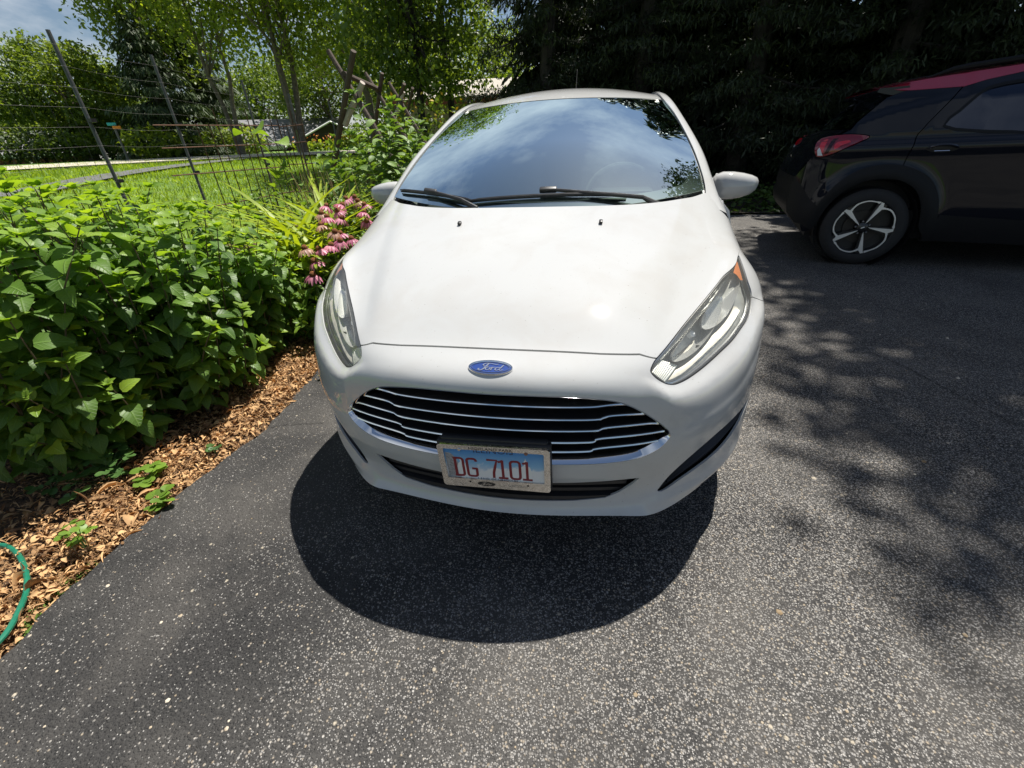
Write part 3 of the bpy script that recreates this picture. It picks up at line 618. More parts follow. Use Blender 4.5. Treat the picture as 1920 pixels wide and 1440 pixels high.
for s in (1, -1):
    Q = P.copy(); Q[:, 1] = 1.25; Q[:, 2] = np.minimum(P[:, 2]+.005, 1.05); Q[:, 0] = np.where(P[:, 2] < .975, side(Q[:, 1], Q[:, 2])-.001, P[:, 0]+.002)
    MB().grid([P*[s, 1, 1], (P*.5+Q*.5)*[s, 1, 1], Q*[s, 1, 1]]).build('wing_corner', white, car, sharp=60)

circ = lambda cy, cz, r: np.array([(cy+r*math.cos(R(a)), cz+r*math.sin(R(a))) for a in range(0, 360, 8)])
side_glass = glass('side_glass', (.16, .19, .18), gain=1.7)
for s in (0, 1):
    m1 = bool(s); bl = lambda y: .960+.028*(y-1.2)
    panel('wing', np.array([(1.10, .60), (1.17, .52), (1.19, .22), (1.235, .22), (1.235, bl(1.235)), (1.14, 1.0), (1.12, .9)]), [], side_f, white, car, step=.05, depth=.01, mirror=m1)
    d1 = panel('door', np.array([(1.243, .22), (2.22, .22), (2.22, bl(2.22)), (1.243, bl(1.243))]), [], side_f, white, car, step=.07, depth=.01, mirror=m1)
    d2 = panel('door', np.array([(2.228, .22), (2.98, .22), (3.08, .52), (3.2, .68), (3.24, bl(3.2)), (2.228, bl(2.228))]), [], side_f, white, car, step=.07, depth=.01, mirror=m1)
    panel('quarter_panel', np.array([(3.0, .22), (3.9, .25), (3.97, .6), (3.9, bl(3.9)), (3.75, 1.33), (3.45, 1.40), (3.3, 1.2), (3.25, bl(3.2)), (3.21, .68), (3.088, .52)]), [circ(3.335, .31, .345)], side_f, white, car, step=.07, depth=.01, mirror=m1)
    panel('side_window', np.array([(1.36, 1.0), (2.20, 1.0), (2.20, 1.405), (1.98, 1.355), (1.7, 1.235)]), [], side_f, side_glass, car, step=.1, depth=0., offset=-.006, mirror=m1)
    panel('side_window', np.array([(2.27, 1.005), (3.2, 1.03), (3.36, 1.3), (3.2, 1.40), (2.27, 1.41)]), [], side_f, side_glass, car, step=.1, depth=0., offset=-.006, mirror=m1)
    panel('window_frame', np.array([(1.20, .962), (3.3, 1.005), (3.44, 1.36), (3.2, 1.425), (2.2, 1.425), (1.98, 1.375), (1.68, 1.255)]), [np.array([(1.36, 1.0), (2.20, 1.0), (2.20, 1.405), (1.98, 1.355), (1.7, 1.235)]), np.array([(2.27, 1.005), (3.2, 1.03), (3.36, 1.3), (3.2, 1.40), (2.27, 1.41)])], side_f, black_pl, car, step=.1, depth=.008, offset=-.003, mirror=m1)
    for dd, yh in ((d1, 2.05), (d2, 2.95)): MB().tube([((side(yh+a, .86)+b)*(1-2*s), yh+a, .86+b*.2) for a, b in ((-.1, -.002), (-.08, .03), (0, .036), (.06, .03), (.08, -.002))], .011, 8).build('handle', white, dd)
    MB().lathe([(-.22, .345), (0, .345)], 30, (1, 0, 0), ((.80)*(1-2*s)-(0 if s == 0 else -.22)*1, .845, .31)).build('wheel_well', black_dk, car)
    MB().lathe([(-.22, .345), (0, .345)], 30, (1, 0, 0), ((.80)*(1-2*s)-(0 if s == 0 else -.22)*1, 3.335, .31)).build('wheel_well', black_dk, car)
tail = []
for (y, z, hw, cr) in ((3.74, 1.41, .47, .03), (3.80, 1.38, .50, .04), (3.93, 1.02, .62, .06), (3.98, .86, .70, .10), (4.02, .70, .735, .14), (4.06, .60, .745, .18), (4.07, .42, .745, .20), (4.0, .26, .72, .2)):
    x = np.linspace(-1, 1, 21); tail.append(np.stack([x*hw, y-cr*np.abs(x)**3, 0*x+z], 1))
MB().grid(tail).build('tailgate', white, car, sharp=60)
x = np.linspace(-1, 1, 15); MB().grid([np.stack([x*.44, 3.822-.03*np.abs(x)**3, 0*x+1.34], 1), np.stack([x*.52, 3.942-.05*np.abs(x)**3, 0*x+1.04], 1)]).build('rear_window', side_glass, car)
for s in (1, -1): MB().box((s*.66, 3.915, .93), (.11, .10, .26), bev=.03).build('tail_lamp', mat('tail_red', (.35, .01, .015), rough=.2, coat=1.), car)
MB().box((0, 2.15, .215), (1.30, 3.4, .05), bev=.01).build('underbody_box', black_dk, car)  # dark box added under the car to block light
MB().box((0, .98, .62), (1.15, .05, .72)).build('firewall', black_dk, car)

# wheels ---------------------------------------------------------------------
def car_wheel(x, y, sg):
    w = empty('wheel', (x, y, .305), parent=car)
    MB().lathe([(-.09, .20), (-.097, .235), (-.095, .28), (-.078, .302), (-.04, .305), (.04, .305), (.078, .302), (.095, .28), (.097, .235), (.09, .20)], 48).build('tyre', rubber, w)
    MB().lathe([(-.09, .205), (-.08, .19), (.07*sg, .18), (.085*sg, .205)], 40).build('rim', steel, w)
    for k in range(8):
        a = 2*math.pi*k/8; d = Vector((0, math.cos(a), math.sin(a))); p = Vector((0, -math.sin(a), math.cos(a)))
        MB().prism([(.03, -.018), (.185, -.026), (.185, .026), (.03, .018)], .018, (sg*.062, 0, 0), d, p, (sg, 0, 0)).build('spoke', steel, w, sharp=20)
    MB().lathe([(sg*.05, .045), (sg*.085, .04), (sg*.088, 0.001)], 20).build('hub', steel, w)
for x in (.735, -.735):
    for y in (.845, 3.335): car_wheel(x, y, 1 if x > 0 else -1)

# mirrors, wipers, washer jets -------------------------------------------------
for s in (1, -1):
    mr = empty('door_mirror', parent=car); rows = []
    # stations from the door outwards: x, centre y, centre z, half depth, half height
    for (x, y, z, b, h) in ((.765, 1.475, 1.012, .010, .012), (.770, 1.472, 1.013, .030, .036), (.785, 1.465, 1.017, .046, .052), (.815, 1.462, 1.022, .058, .060), (.86, 1.466, 1.022, .064, .059), (.905, 1.474, 1.021, .062, .053), (.945, 1.486, 1.021, .052, .043), (.972, 1.498, 1.023, .036, .030), (.985, 1.505, 1.025, .016, .014), (.988, 1.507, 1.026, .001, .001)):
        rows.append([(s*x, y-b*np.sign(math.cos(t))*abs(math.cos(t))**.8, z+h*np.sign(math.sin(t))*abs(math.sin(t))**.85) for t in np.linspace(0, 2*np.pi, 29)])
    rows = np.array(rows); MB().grid(rows).build('housing', white, mr, sharp=70)
    MB().add([(s*a, 1.534, b) for a, b in ((.785, .975), (.93, .985), (.955, 1.02), (.93, 1.06), (.80, 1.07), (.78, 1.02))], [(0, 1, 2, 3, 4, 5)]).build('glass', chrome, mr, smooth=False)
    MB().tube([(s*.70, 1.44, .935), (s*.78, 1.455, .945), (s*.83, 1.468, .985)], [.034, .026, .034], 10).build('stem', black_pl, mr)
def scr(x, y, off=0.):                      # point on the screen above the plan position
    a = x/.64; t = (y-(.925+.18*abs(a)**2.2))/.905; P, n = screen_f(np.array([a]), np.array([min(1, max(0, t))])); return Vector(P[0]+n[0]*off)
def wiper(pivot, knee, tip0, tip1, conn):
    w = empty('wiper', parent=car)
    a = [Vector(pivot), scr(*knee, .022), scr(*conn, .020)]
    MB().tube([Vector(pivot)-Vector((0, 0, .02)), Vector(pivot), a[1], a[2]], [.012, .013, .008, .0065], 8).build('arm', black_pl, w)
    n = 14; pts = [(tip0[0]+(tip1[0]-tip0[0])*k/n, tip0[1]+(tip1[1]-tip0[1])*k/n) for k in range(n+1)]
    MB().tube([scr(*p, .014) for p in pts], [.003]+[.0062]*(n-1)+[.003], 6).build('blade', black_pl, w)
    MB().tube([scr(*p, .006) for p in pts], .0035, 5).build('rubber', rubber, w)
    c = scr(*conn, .018); d = (scr(*tip1)-scr(*tip0)).normalized(); rot = Matrix((d, (scr(0, 1.3)-scr(0, 1.2)).normalized(), Vector((0, -.42, .9)))).transposed()
    MB().box(c, (.07, .022, .020), rot, bev=.005).build('coupling', black_pl, w)
wiper((-.245, .945, 1.010), (-.30, .985), (-.255, .985), (-.615, 1.130), (-.455, 1.070))
wiper((.475, .960, 1.012), (.40, .985), (-.27, .985), (.345, 1.010), (.045, 1.022))
MB().grid([np.stack([np.linspace(-.62, .62, 21), .912+.2*np.abs(np.linspace(-.62, .62, 21)/.672)**2.2, 0*np.linspace(-.62, .62, 21)+z], 1)+np.array([0, d, 0]) for z, d in ((.975, -.03), (.985, .0), (.997, .025))]).build('cowl', black_pl, car)
for s in (1, -1):
    p, n = nose_at(1.31*s, 11.2, .002); w = MB(); w.box(p+n*.004, (.013, .020, .011), Matrix((Vector((1, 0, 0)), n.cross(Vector((1, 0, 0))), n)).transposed(), bev=.003); w.build('washer_jet', black_pl, car)

# cabin ------------------------------------------------------------------------
trim_l = mat('cabin_trim', (.62, .60, .53), rough=.75); trim_d = mat('dash_trim', (.035, .036, .038), rough=.55); seat_m = mat('seat_cloth', (.46, .44, .39), rough=.9, bump=.3, bump_scale=300)
cab = empty('cabin', parent=car)
x = np.linspace(-1, 1, 25); MB().grid([np.stack([x*.64, .95+.17*np.abs(x)**2.2, 0*x+.965], 1), np.stack([x*.66, 1.25+0*x, .975+.015*np.cos(x*3)], 1), np.stack([x*.66, 1.48+0*x, .968+.02*np.exp(-((x-.55)/.25)**2)], 1), np.stack([x*.66, 1.56+0*x, 0*x+.90], 1), np.stack([x*.66, 1.60+0*x, 0*x+.55], 1)]).build('dashboard', trim_d, cab)
MB().box((.36, 1.47, .995), (.30, .16, .05), bev=.02).build('instrument_hood', trim_d, cab)
sw = MB(); c = Vector((.365, 1.66, .94)); a = Vector((0, .42, -.9)).normalized(); 
ring = [c+Matrix.Rotation(t, 3, 'X') @ Vector((0, 0, 0)) for t in (0,)]
ex = Vector((1, 0, 0)); ey = Vector((0, .42, .907))
sw.tube([c+(ex*math.cos(t)+ey*math.sin(t))*.185 for t in np.linspace(0, 2*math.pi, 33)], .016, 8, cap=False); sw.build('steering_wheel', mat('wheel_leather', (.30, .29, .25), rough=.5), cab)
MB().box(c-Vector((0, -.03, .03)), (.16, .05, .13), bev=.02).build('horn_pad', trim_d, cab)
def seat(x, y, wd, rear=False):
    MB().box((x, y-.22, .58), (wd, .50, .16), bev=.05).build('seat_cushion', seat_m, cab)
    MB().box((x, y+.10, .88), (wd, .14, .62), Matrix.Rotation(R(-16), 3, 'X'), bev=.05).build('seat_back', seat_m, cab)
    for hx in ((x,) if not rear else (x-.3, x+.3)):
        MB().box((hx, y+.22, 1.24), (.25, .10, .19), Matrix.Rotation(R(-10), 3, 'X'), bev=.04).build('headrest', seat_m, cab)
seat(.37, 2.15, .50); seat(-.37, 2.15, .50); seat(0, 3.05, 1.2, True)
rr = rows = None
xs = np.linspace(-1, 1, 13); MB().grid([np.stack([xs*.53, 1.93+.15*xs**2+(3.65-1.93)*t, np.interp(1.93+1.72*t, [1.9, 2.4, 2.9, 3.65], [1.42, 1.455, 1.46, 1.37])-.07*xs**2], 1) for t in np.linspace(0, 1, 9)]).build('headliner', trim_l, cab)
for s in (1, -1):
    i = smooth_poly(INN[1:6], closed=False, sub=5); k = np.array([s, 1, 1]); MB().grid([(i+np.array([.035, .06, -.03]))*k, (i+np.array([-.005, .045, -.018]))*k, (i+np.array([-.055, .06, -.03]))*k, (i+np.array([-.06, .10, -.05]))*k]).build('pillar_trim', trim_l, cab)
    MB().tube([(s*.66, 2.26, .95), (s*.56, 2.30, 1.42)], .04, 8).build('door_pillar_trim', trim_l, cab)
MB().box((0, 1.90, 1.345), (.22, .03, .065), bev=.012).build('rear_view_mirror', trim_d, cab)
for s in (1, -1): MB().box((s*.36, 2.0, 1.40), (.36, .14, .015), Matrix.Rotation(R(12), 3, 'X'), bev=.005).build('sun_visor', trim_l, cab)

# =================================================================== BLACK SUV WITH RED ROOF
suv = empty('black_suv', (2.786, 3.984, .012), R(-12.5)); suv.rotation_euler = (R(-.6), R(-.6), R(-12.5)); tag(suv, 'glossy black SUV with dark red roof parked in tree shade', 'car')
# local axes: x towards its front (0 at the rear axle), y away from the viewer (0 at the near side), z up
s_black = mat('suv_black', (.004, .005, .009), rough=.5, coat=.7, coat_rough=.015, spec=.05)
s_red = mat('suv_red', (.34, .020, .05), rough=.35, coat=1., coat_rough=.04)
s_clad = mat('suv_cladding', (.007, .007, .008), rough=.55, spec=.25, bump=.15, bump_scale=400)
s_glass = glass('suv_glass', (.018, .02, .026), gain=2., gloss=(.75, .82, 1.))
def suv_y(X, Z):
    """how far the near side stands in from the widest line"""
    belt = np.interp(X, [-.7, -.2, .25, .6, 1.0, 3.4], [1.10, 1.13, 1.17, 1.12, 1.09, 1.06])
    y = .018+.05*np.clip((.55-Z)/.35, 0, 1.5)**2
    y = y+.036*sstep(1.045, 1.105, Z)-.012*np.exp(-((Z-1.02)/.05)**2)      # shoulder ledge
    zc = np.interp(X, [-.32, -.08, .2, .47, 1.0], [1.235, 1.316, 1.375, 1.42, 1.47]); y = y+.016*sstep(zc-.03, zc+.03, Z)*(1-sstep(.42, .5, X))   # swage over the rear quarter
    y = y+np.clip(Z-belt, 0, 2)*.42+.05*sstep(1.40, 1.60, Z)
    r = np.clip((-X-.18)/.55, 0, 2)                                          # plan taper to the tail
    y = y+.115*r**2.2+.12*np.clip((-X-.55)/.15, 0, 3)**2
    y = y+.04*np.clip((X-2.9)/.5, 0, 3)**2
    d = np.sqrt(X**2+(Z-.345)**2); y = y-.028*np.exp(-((d-.47)/.075)**2)*(Z > .2)
    d2 = np.sqrt((X-2.64)**2+(Z-.345)**2); y = y-.028*np.exp(-((d2-.47)/.075)**2)*(Z > .2)
    return y
def suv_f(u, v):
    P = np.stack([u, suv_y(u, v), v], 1); e = 2e-3
    n = np.cross(np.stack([0*u+2*e, suv_y(u+e, v)-suv_y(u-e, v), 0*u], 1), np.stack([0*u, suv_y(u, v+e)-suv_y(u, v-e), 0*u+2*e], 1)); n /= np.linalg.norm(n, axis=1)[:, None]
    return P, n
def far_f(u, v):
    P, n = suv_f(u, v); P = P.copy(); P[:, 1] = 1.80-P[:, 1]; n = n.copy(); n[:, 1] *= -1; return P, n
arch = lambda cx, r: [(cx+r*math.cos(R(a)), .345+r*math.sin(R(a))) for a in range(0, 181, 6)]
ring_o = lambda cx, r: np.array([(cx+r*math.cos(R(a)), .345+r*math.sin(R(a))) for a in range(0, 360, 6)])
ARCH_I = lambda cx: smooth_poly([(cx-.41, .24), (cx-.405, .36), (cx-.355, .53), (cx-.27, .665), (cx-.14, .752), (cx, .780), (cx+.15, .765), (cx+.285, .685), (cx+.37, .55), (cx+.412, .38), (cx+.42, .22)], sub=4)
ARCH_O = lambda cx: np.vstack([smooth_poly([(cx-.50, .36), (cx-.465, .46), (cx-.41, .60), (cx-.32, .745), (cx-.18, .855), (cx, .895), (cx+.18, .87), (cx+.35, .785), (cx+.46, .64), (cx+.52, .45), (cx+.55, .24)], closed=False, sub=4), [(cx+.40, .24), (cx-.40, .30)]])
quarter = np.array([(-.60, .52), (-.66, .80), (-.565, .995), (-.50, 1.10), (-.32, 1.185), (-.285, 1.24), (-.10, 1.42), (.06, 1.475), (.42, 1.478), (.225, 1.215), (.172, 1.13), (.145, .98), (.115, .70), (.10, .3), (-.5, .3)])
tl = smooth_poly([(-.545, .985), (-.57, 1.05), (-.53, 1.125), (-.36, 1.148), (-.21, 1.135), (-.175, 1.118), (-.24, 1.085), (-.33, 1.045), (-.42, 1.0), (-.50, .975)], sub=3)
door_r = np.array([(.105, .3), (.12, .70), (.152, .98), (.18, 1.13), (.232, 1.215), (.43, 1.478), (.68, 1.530), (1.22, 1.56), (1.22, .40), (.56, .40)])
win_r = smooth_poly([(.345, 1.185), (.53, 1.145), (.80, 1.122), (1.15, 1.115), (1.15, 1.485), (.80, 1.465), (.60, 1.435), (.52, 1.38), (.43, 1.28)], sub=2)
door_f = np.array([(1.228, .40), (1.228, 1.56), (1.9, 1.57), (2.35, 1.42), (2.62, 1.12), (2.40, 1.0), (2.24, .7), (2.16, .40)])
win_f = np.array([(1.27, 1.113), (2.42, 1.10), (2.28, 1.30), (2.05, 1.45), (1.85, 1.505), (1.27, 1.488)])
wing_f = np.array([(2.168, .40), (2.248, .7), (2.408, 1.0), (2.628, 1.12), (3.2, 1.05), (3.45, .95), (3.5, .75), (3.45, .3), (2.17, .3)])
for f_, side_n in ((suv_f, 0), (far_f, 1)):
    q = panel('quarter_panel', quarter, [ARCH_I(0), grow(tl, .008)], f_, s_black, suv, step=.022, depth=.012)
    t = panel('tail_lamp', tl if side_n == 0 else np.maximum(tl, [-.47, 0]), [], f_, mat('suv_tail', (.20, .004, .012), rough=.12, coat=1.), suv, step=.05, depth=.02, offset=.004)
    panel('dark_bar', np.array([(-.44, 1.12), (-.40, 1.12), (-.44, 1.06), (-.46, 1.0), (-.49, 1.0), (-.47, 1.06)]), [], f_, mat('suv_tail_dark', (.03, .004, .006), rough=.2), t, step=.03, depth=0, offset=.0055)
    panel('lamp_element', smooth_poly([(-.515, 1.105), (-.475, 1.115), (-.495, 1.06), (-.50, 1.01), (-.525, 1.01), (-.535, 1.06)], sub=2), [], f_, mat('suv_lamp_red', (.62, .012, .025), rough=.2, coat=1.), t, step=.03, depth=0, offset=.0052)
    panel('lamp_element', smooth_poly([(-.42, 1.075), (-.36, 1.10), (-.26, 1.11), (-.30, 1.085), (-.37, 1.06), (-.42, 1.03)], sub=2), [], f_, MATS['suv_lamp_red'], t, step=.03, depth=0, offset=.0052)
    panel('reverse_lamp', np.array([(-.548, 1.03), (-.535, 1.05), (-.495, .985), (-.535, .985)]), [], f_, mat('suv_clear', (.62, .66, .70), rough=.15), t, step=.03, depth=0, offset=.0055)
    d = panel('door', door_r, [win_r, ARCH_I(0)], f_, s_black, suv, step=.025, depth=.012)
    if side_n == 0:
        hd = smooth_poly([(.255, 1.01), (.30, 1.042), (.37, 1.052), (.44, 1.042), (.485, 1.01), (.44, .985), (.37, .978), (.30, .985)], sub=3)
        panel('handle_cup', hd, [], f_, mat('suv_cup', (.004, .004, .006), rough=.4), d, step=.03, depth=0, offset=.002)
        P, n = suv_f(np.linspace(.265, .478, 11), np.array([1.012, 1.024, 1.030, 1.033, 1.034, 1.034, 1.033, 1.031, 1.027, 1.020, 1.010])); off = np.array([.004, .02, .03, .034, .035, .035, .034, .032, .027, .018, .004])[:, None]
        MB().tube([Vector(x) for x in P+n*off], [.004]+[.0105]*9+[.004], 8).build('handle', mat('suv_handle', (.01, .01, .014), rough=.2, coat=1., coat_rough=.05), d)
        P, n = suv_f(np.linspace(.315, .42, 6), np.full(6, .992)); MB().tube([Vector(x) for x in P+n*.008], .0045, 6).build('handle_glint', chrome, d)  # chrome strip added to imitate the reflection line below the handle
    panel('window', win_r, [], f_, s_glass, suv, step=.08, depth=0, offset=-.008)
    panel('window_gasket', grow(win_r, .022), [win_r], f_, s_clad, suv, step=.05, depth=.01, offset=.002)
    panel('door', door_f, [win_f], f_, s_black, suv, step=.06, depth=.012)
    panel('window', win_f, [], f_, s_glass, suv, step=.08, depth=0, offset=-.008)
    panel('front_wing', wing_f, [ARCH_I(2.64)], f_, s_black, suv, step=.06, depth=.012)
    panel('wheel_arch_trim', ARCH_O(0), [ARCH_I(0)], f_, s_clad, suv, step=.045, depth=.03, offset=.012)
    panel('wheel_arch_trim', ARCH_O(2.64), [ARCH_I(2.64)], f_, s_clad, suv, step=.045, depth=.03, offset=.012)
    panel('sill_trim', np.array([(.50, .24), (.53, .47), (1.2, .425), (2.15, .42), (2.12, .22), (1.2, .22)]), [], f_, s_clad, suv, step=.06, depth=.03, offset=.006)
    panel('roof_side', np.array([(-.16, 1.49), (.06, 1.462), (.42, 1.462), (.56, 1.50), (.80, 1.540), (1.3, 1.566), (1.9, 1.57), (2.3, 1.46), (2.3, 1.49), (1.95, 1.60), (1.3, 1.615), (.80, 1.592), (.40, 1.56), (.06, 1.528)]), [], f_, s_red, suv, step=.05, depth=.01, offset=.003)
# roof skin, spoiler, rails
rows = []
for X, Z in ((-.17, 1.492), (.0, 1.522), (.2, 1.548), (.5, 1.578), (.9, 1.603), (1.3, 1.622), (1.7, 1.625), (2.0, 1.60), (2.35, 1.47)):
    e = float(suv_y(np.array([X]), np.array([Z-.012]))[0])+.006; yv = np.linspace(0, 1, 17); rows.append(np.stack([0*yv+X, e+(1.8-2*e)*yv, Z-.006+.035*np.sin(np.pi*yv)**.6], 1))
MB().grid(rows).build('roof', s_red, suv, sharp=70)
for yb in (0, 1):
    f2 = lambda X, Z, y: (X, y if yb == 0 else 1.8-y, Z)
    MB().tube([f2(.18, 1.552, .345), f2(.34, 1.600, .335), (f2(.44, 1.612, .33)), f2(.9, 1.648, .315), f2(1.4, 1.665, .31), f2(1.9, 1.64, .31), f2(2.1, 1.58, .32)], [.006, .020, .024, .022, .022, .022, .008], 8).build('roof_rail', s_clad, suv)
    MB().prism([(-.165, 1.497), (.045, 1.50), (.06, 1.465), (-.06, 1.437), (-.18, 1.468)], .03 if yb == 0 else -.03, (0, .225 if yb == 0 else 1.575, 0), (1, 0, 0), (0, 0, 1), (0, 1, 0)).build('spoiler_cheek', s_black, suv, sharp=20)
MB().grid([[(X, y, Z) for y in np.linspace(.23, 1.57, 9)] for X, Z in ((.05, 1.525), (-.16, 1.496), (-.172, 1.488))]).build('spoiler', s_red, suv, sharp=30)
MB().grid([[(X, y, Z) for y in np.linspace(.23, 1.57, 9)] for X, Z in ((-.174, 1.487), (-.18, 1.470), (-.05, 1.45))]).build('spoiler_underside', s_black, suv, sharp=30)
# tail: glass, tailgate, bumper, all wrapping across
def tailrow(X, Z, e, bow): y = np.linspace(0, 1, 17); bow = bow*.3; return np.stack([X-bow*np.sin(np.pi*y)**.7, e+(1.8-2*e)*y, 0*y+Z], 1)
ey = lambda X, Z: float(suv_y(np.array([X]), np.array([Z]))[0])
MB().grid([tailrow(-.05, 1.45, .27, .02), tailrow(-.20, 1.32, .235, .04), tailrow(-.315, 1.195, .20, .06)]).build('rear_window', s_glass, suv)
MB().grid([tailrow(-.31, 1.19, .19, .07), tailrow(-.47, 1.13, ey(-.47, 1.1), .06), tailrow(-.56, 1.0, ey(-.56, 1.0), .08), tailrow(-.62, .90, ey(-.62, .9), .09), tailrow(-.66, .80, ey(-.66, .8), .09)]).build('tailgate', s_black, suv, sharp=50)
MB().grid([tailrow(-.655, .80, ey(-.655, .8), .09), tailrow(-.672, .70, ey(-.67, .7), .10), tailrow(-.66, .63, ey(-.66, .63), .09), tailrow(-.685, .58, ey(-.68, .58), .10), tailrow(-.66, .47, ey(-.66, .47), .08), tailrow(-.58, .38, ey(-.58, .38)+.02, .05), tailrow(-.40, .34, .10, .0)]).build('rear_bumper', s_clad, suv, sharp=45)
panel('bumper_side', np.array([(-.66, .80), (-.675, .70), (-.66, .63), (-.685, .58), (-.66, .47), (-.58, .38), (-.42, .345), (-.40, .52), (-.50, .60), (-.58, .70)]), [], suv_f, s_clad, suv, step=.04, depth=.01, offset=.002)
MB().box((1.35, .9, .36), (3.6, 1.45, .25)).build('underbody_box', black_dk, suv)
MB().grid([[(X, y, Z) for y in np.linspace(.08, 1.72, 9)] for X, Z in ((2.62, 1.12), (3.2, 1.05), (3.5, .85), (3.55, .5), (3.45, .25))]).build('front_end', s_black, suv, sharp=50)
MB().grid([[(X, y, Z) for y in np.linspace(.30, 1.5, 9)] for X, Z in ((2.0, 1.59), (2.66, 1.12))]).build('windscreen', s_glass, suv)
MB().box((1.0, .9, .75), (2.6, 1.3, .5)).build('cabin_floor', black_dk, suv)
for sx in (.55, 1.55):
    for sy in (.45, 1.35): MB().box((sx, sy, 1.05), (.16, .48, .55), Matrix.Rotation(R(-12), 3, 'Y'), bev=.05).build('seat_back', mat('suv_seat', (.03, .03, .032), rough=.8), suv)
# wheels
mach = mat('machined_alloy', (.80, .80, .79), rough=.35, metal=.7); w_black = mat('wheel_black', (.010, .010, .011), rough=.35, coat=.5)
def suv_wheel(X, near_side):
    y0 = .02 if near_side else 1.78; sg = 1 if near_side else -1
    w = empty('wheel', (X, y0, .345), parent=suv)
    pr = [(.004, .250), (.0, .266), (-.004, .30), (.006, .325), (.022, .346), (.05, .352), (.17, .352), (.20, .340), (.225, .30), (.22, .24)]
    MB().lathe([(a*sg, r) for a, r in pr], 72, (0, 1, 0)).build('tyre', rubber, w)
    MB().lathe([(.002*sg, .253), (.012*sg, .245), (.03*sg, .236), (.10*sg, .230), (.105*sg, .05), (.06*sg, .04)], 60, (0, 1, 0)).build('rim', w_black, w)
    for k in range(5):
        a0 = R(72*k-8)
        def pt(r, a): return (1.03*r*math.cos(a0-R(a)), 1.03*r*math.sin(a0-R(a)))
        spoke = [pt(.040, -13), pt(.10, -8.2), (pt(.17, -6.4)), pt(.218, -5.8), pt(.238, -6.8), pt(.239, -1.0), pt(.224, 0.6), pt(.205, 4.6), pt(.185, 4.8), pt(.12, 2.6), pt(.060, -2)]
        back = [pt(.040, -20), pt(.22, -9), pt(.236, -8), pt(.236, 8), pt(.19, 10), pt(.05, 8)]
        MB().prism(back, .03*sg, (0, .018*sg, 0), (1, 0, 0), (0, 0, 1), (0, 1, 0)).build('spoke_back', w_black, w, sharp=20)
        MB().prism(spoke, .012*sg, (0, .006*sg, 0), (1, 0, 0), (0, 0, 1), (0, 1, 0)).build('spoke', mach, w, sharp=20)
        lip = [pt(.207, 4), pt(.218, 11), pt(.235, 22), pt(.2405, 40), pt(.236, 56), pt(.239, 64), pt(.222, 63), pt(.226, 55), pt(.230, 40), pt(.224, 24), pt(.207, 12.5), pt(.190, 5)]
        lip = [tuple(q) for q in smooth_poly(np.array(lip), sub=3)]
        MB().prism(lip, .012*sg, (0, .0062*sg, 0), (1, 0, 0), (0, 0, 1), (0, 1, 0)).build('rim_lip', mach, w, sharp=20)
        c = pt(.056, 36); MB().tube([(c[0], .045*sg, c[1]), (c[0], .022*sg, c[1])], .0085, 8).build('lug_nut', chrome, w)
    MB().lathe([(.05*sg, .05), (.022*sg, .046), (.016*sg, .036), (.015*sg, .001)], 24, (0, 1, 0)).build('hub_cap', w_black, w)
    MB().box((0, .0135*sg, 0), (.030, .003, .010), Matrix.Rotation(R(-25), 3, 'Y'), bev=.001).build('hub_emblem', mach, w)
    MB().lathe([(.09*sg, .15), (.085*sg, .15), (.085*sg, .06)], 40, (0, 1, 0)).build('brake_disc', mat('brake_iron', (.05, .045, .04), rough=.5, metal=.6), w)
for X in (0, 2.64):
    for ns_ in (True, False): suv_wheel(X, ns_)
for X in (0, 2.64):
    for yb in (.03, 1.50): MB().lathe([(yb+.02, .405), (yb+.26, .405)], 30, (0, 1, 0), (X, 0, .36)).build('wheel_well', black_dk, suv)

# =================================================================== GROUND
def terrain(x, y):
    x = np.asarray(x, float); y = np.asarray(y, float)
    l = np.clip(-x-3.6, 0, None); h = 1.15*(1-np.exp(-l/5.0))
    b = np.clip(y-9.5, 0, 40); h2 = .6*(1-np.exp(-b/14))
    far = np.clip(np.hypot(x, y)-38, 0, 200)*.012
    return np.maximum(h, h2)-far-.012
def ray_dir(px, py):
    return ax_f + ax_r*((px-960)/800.0) - ax_u*((py-720)/800.0)
def hit_plane(px, py, axis, val):
    d = ray_dir(px, py); t = (val-CAM[axis])/d[axis]; return CAM+d*t
def bearing(px, py, dist):
    d = ray_dir(px, py); h = Vector((d.x, d.y, 0)).normalized(); return CAM.x+h.x*dist, CAM.y+h.y*dist

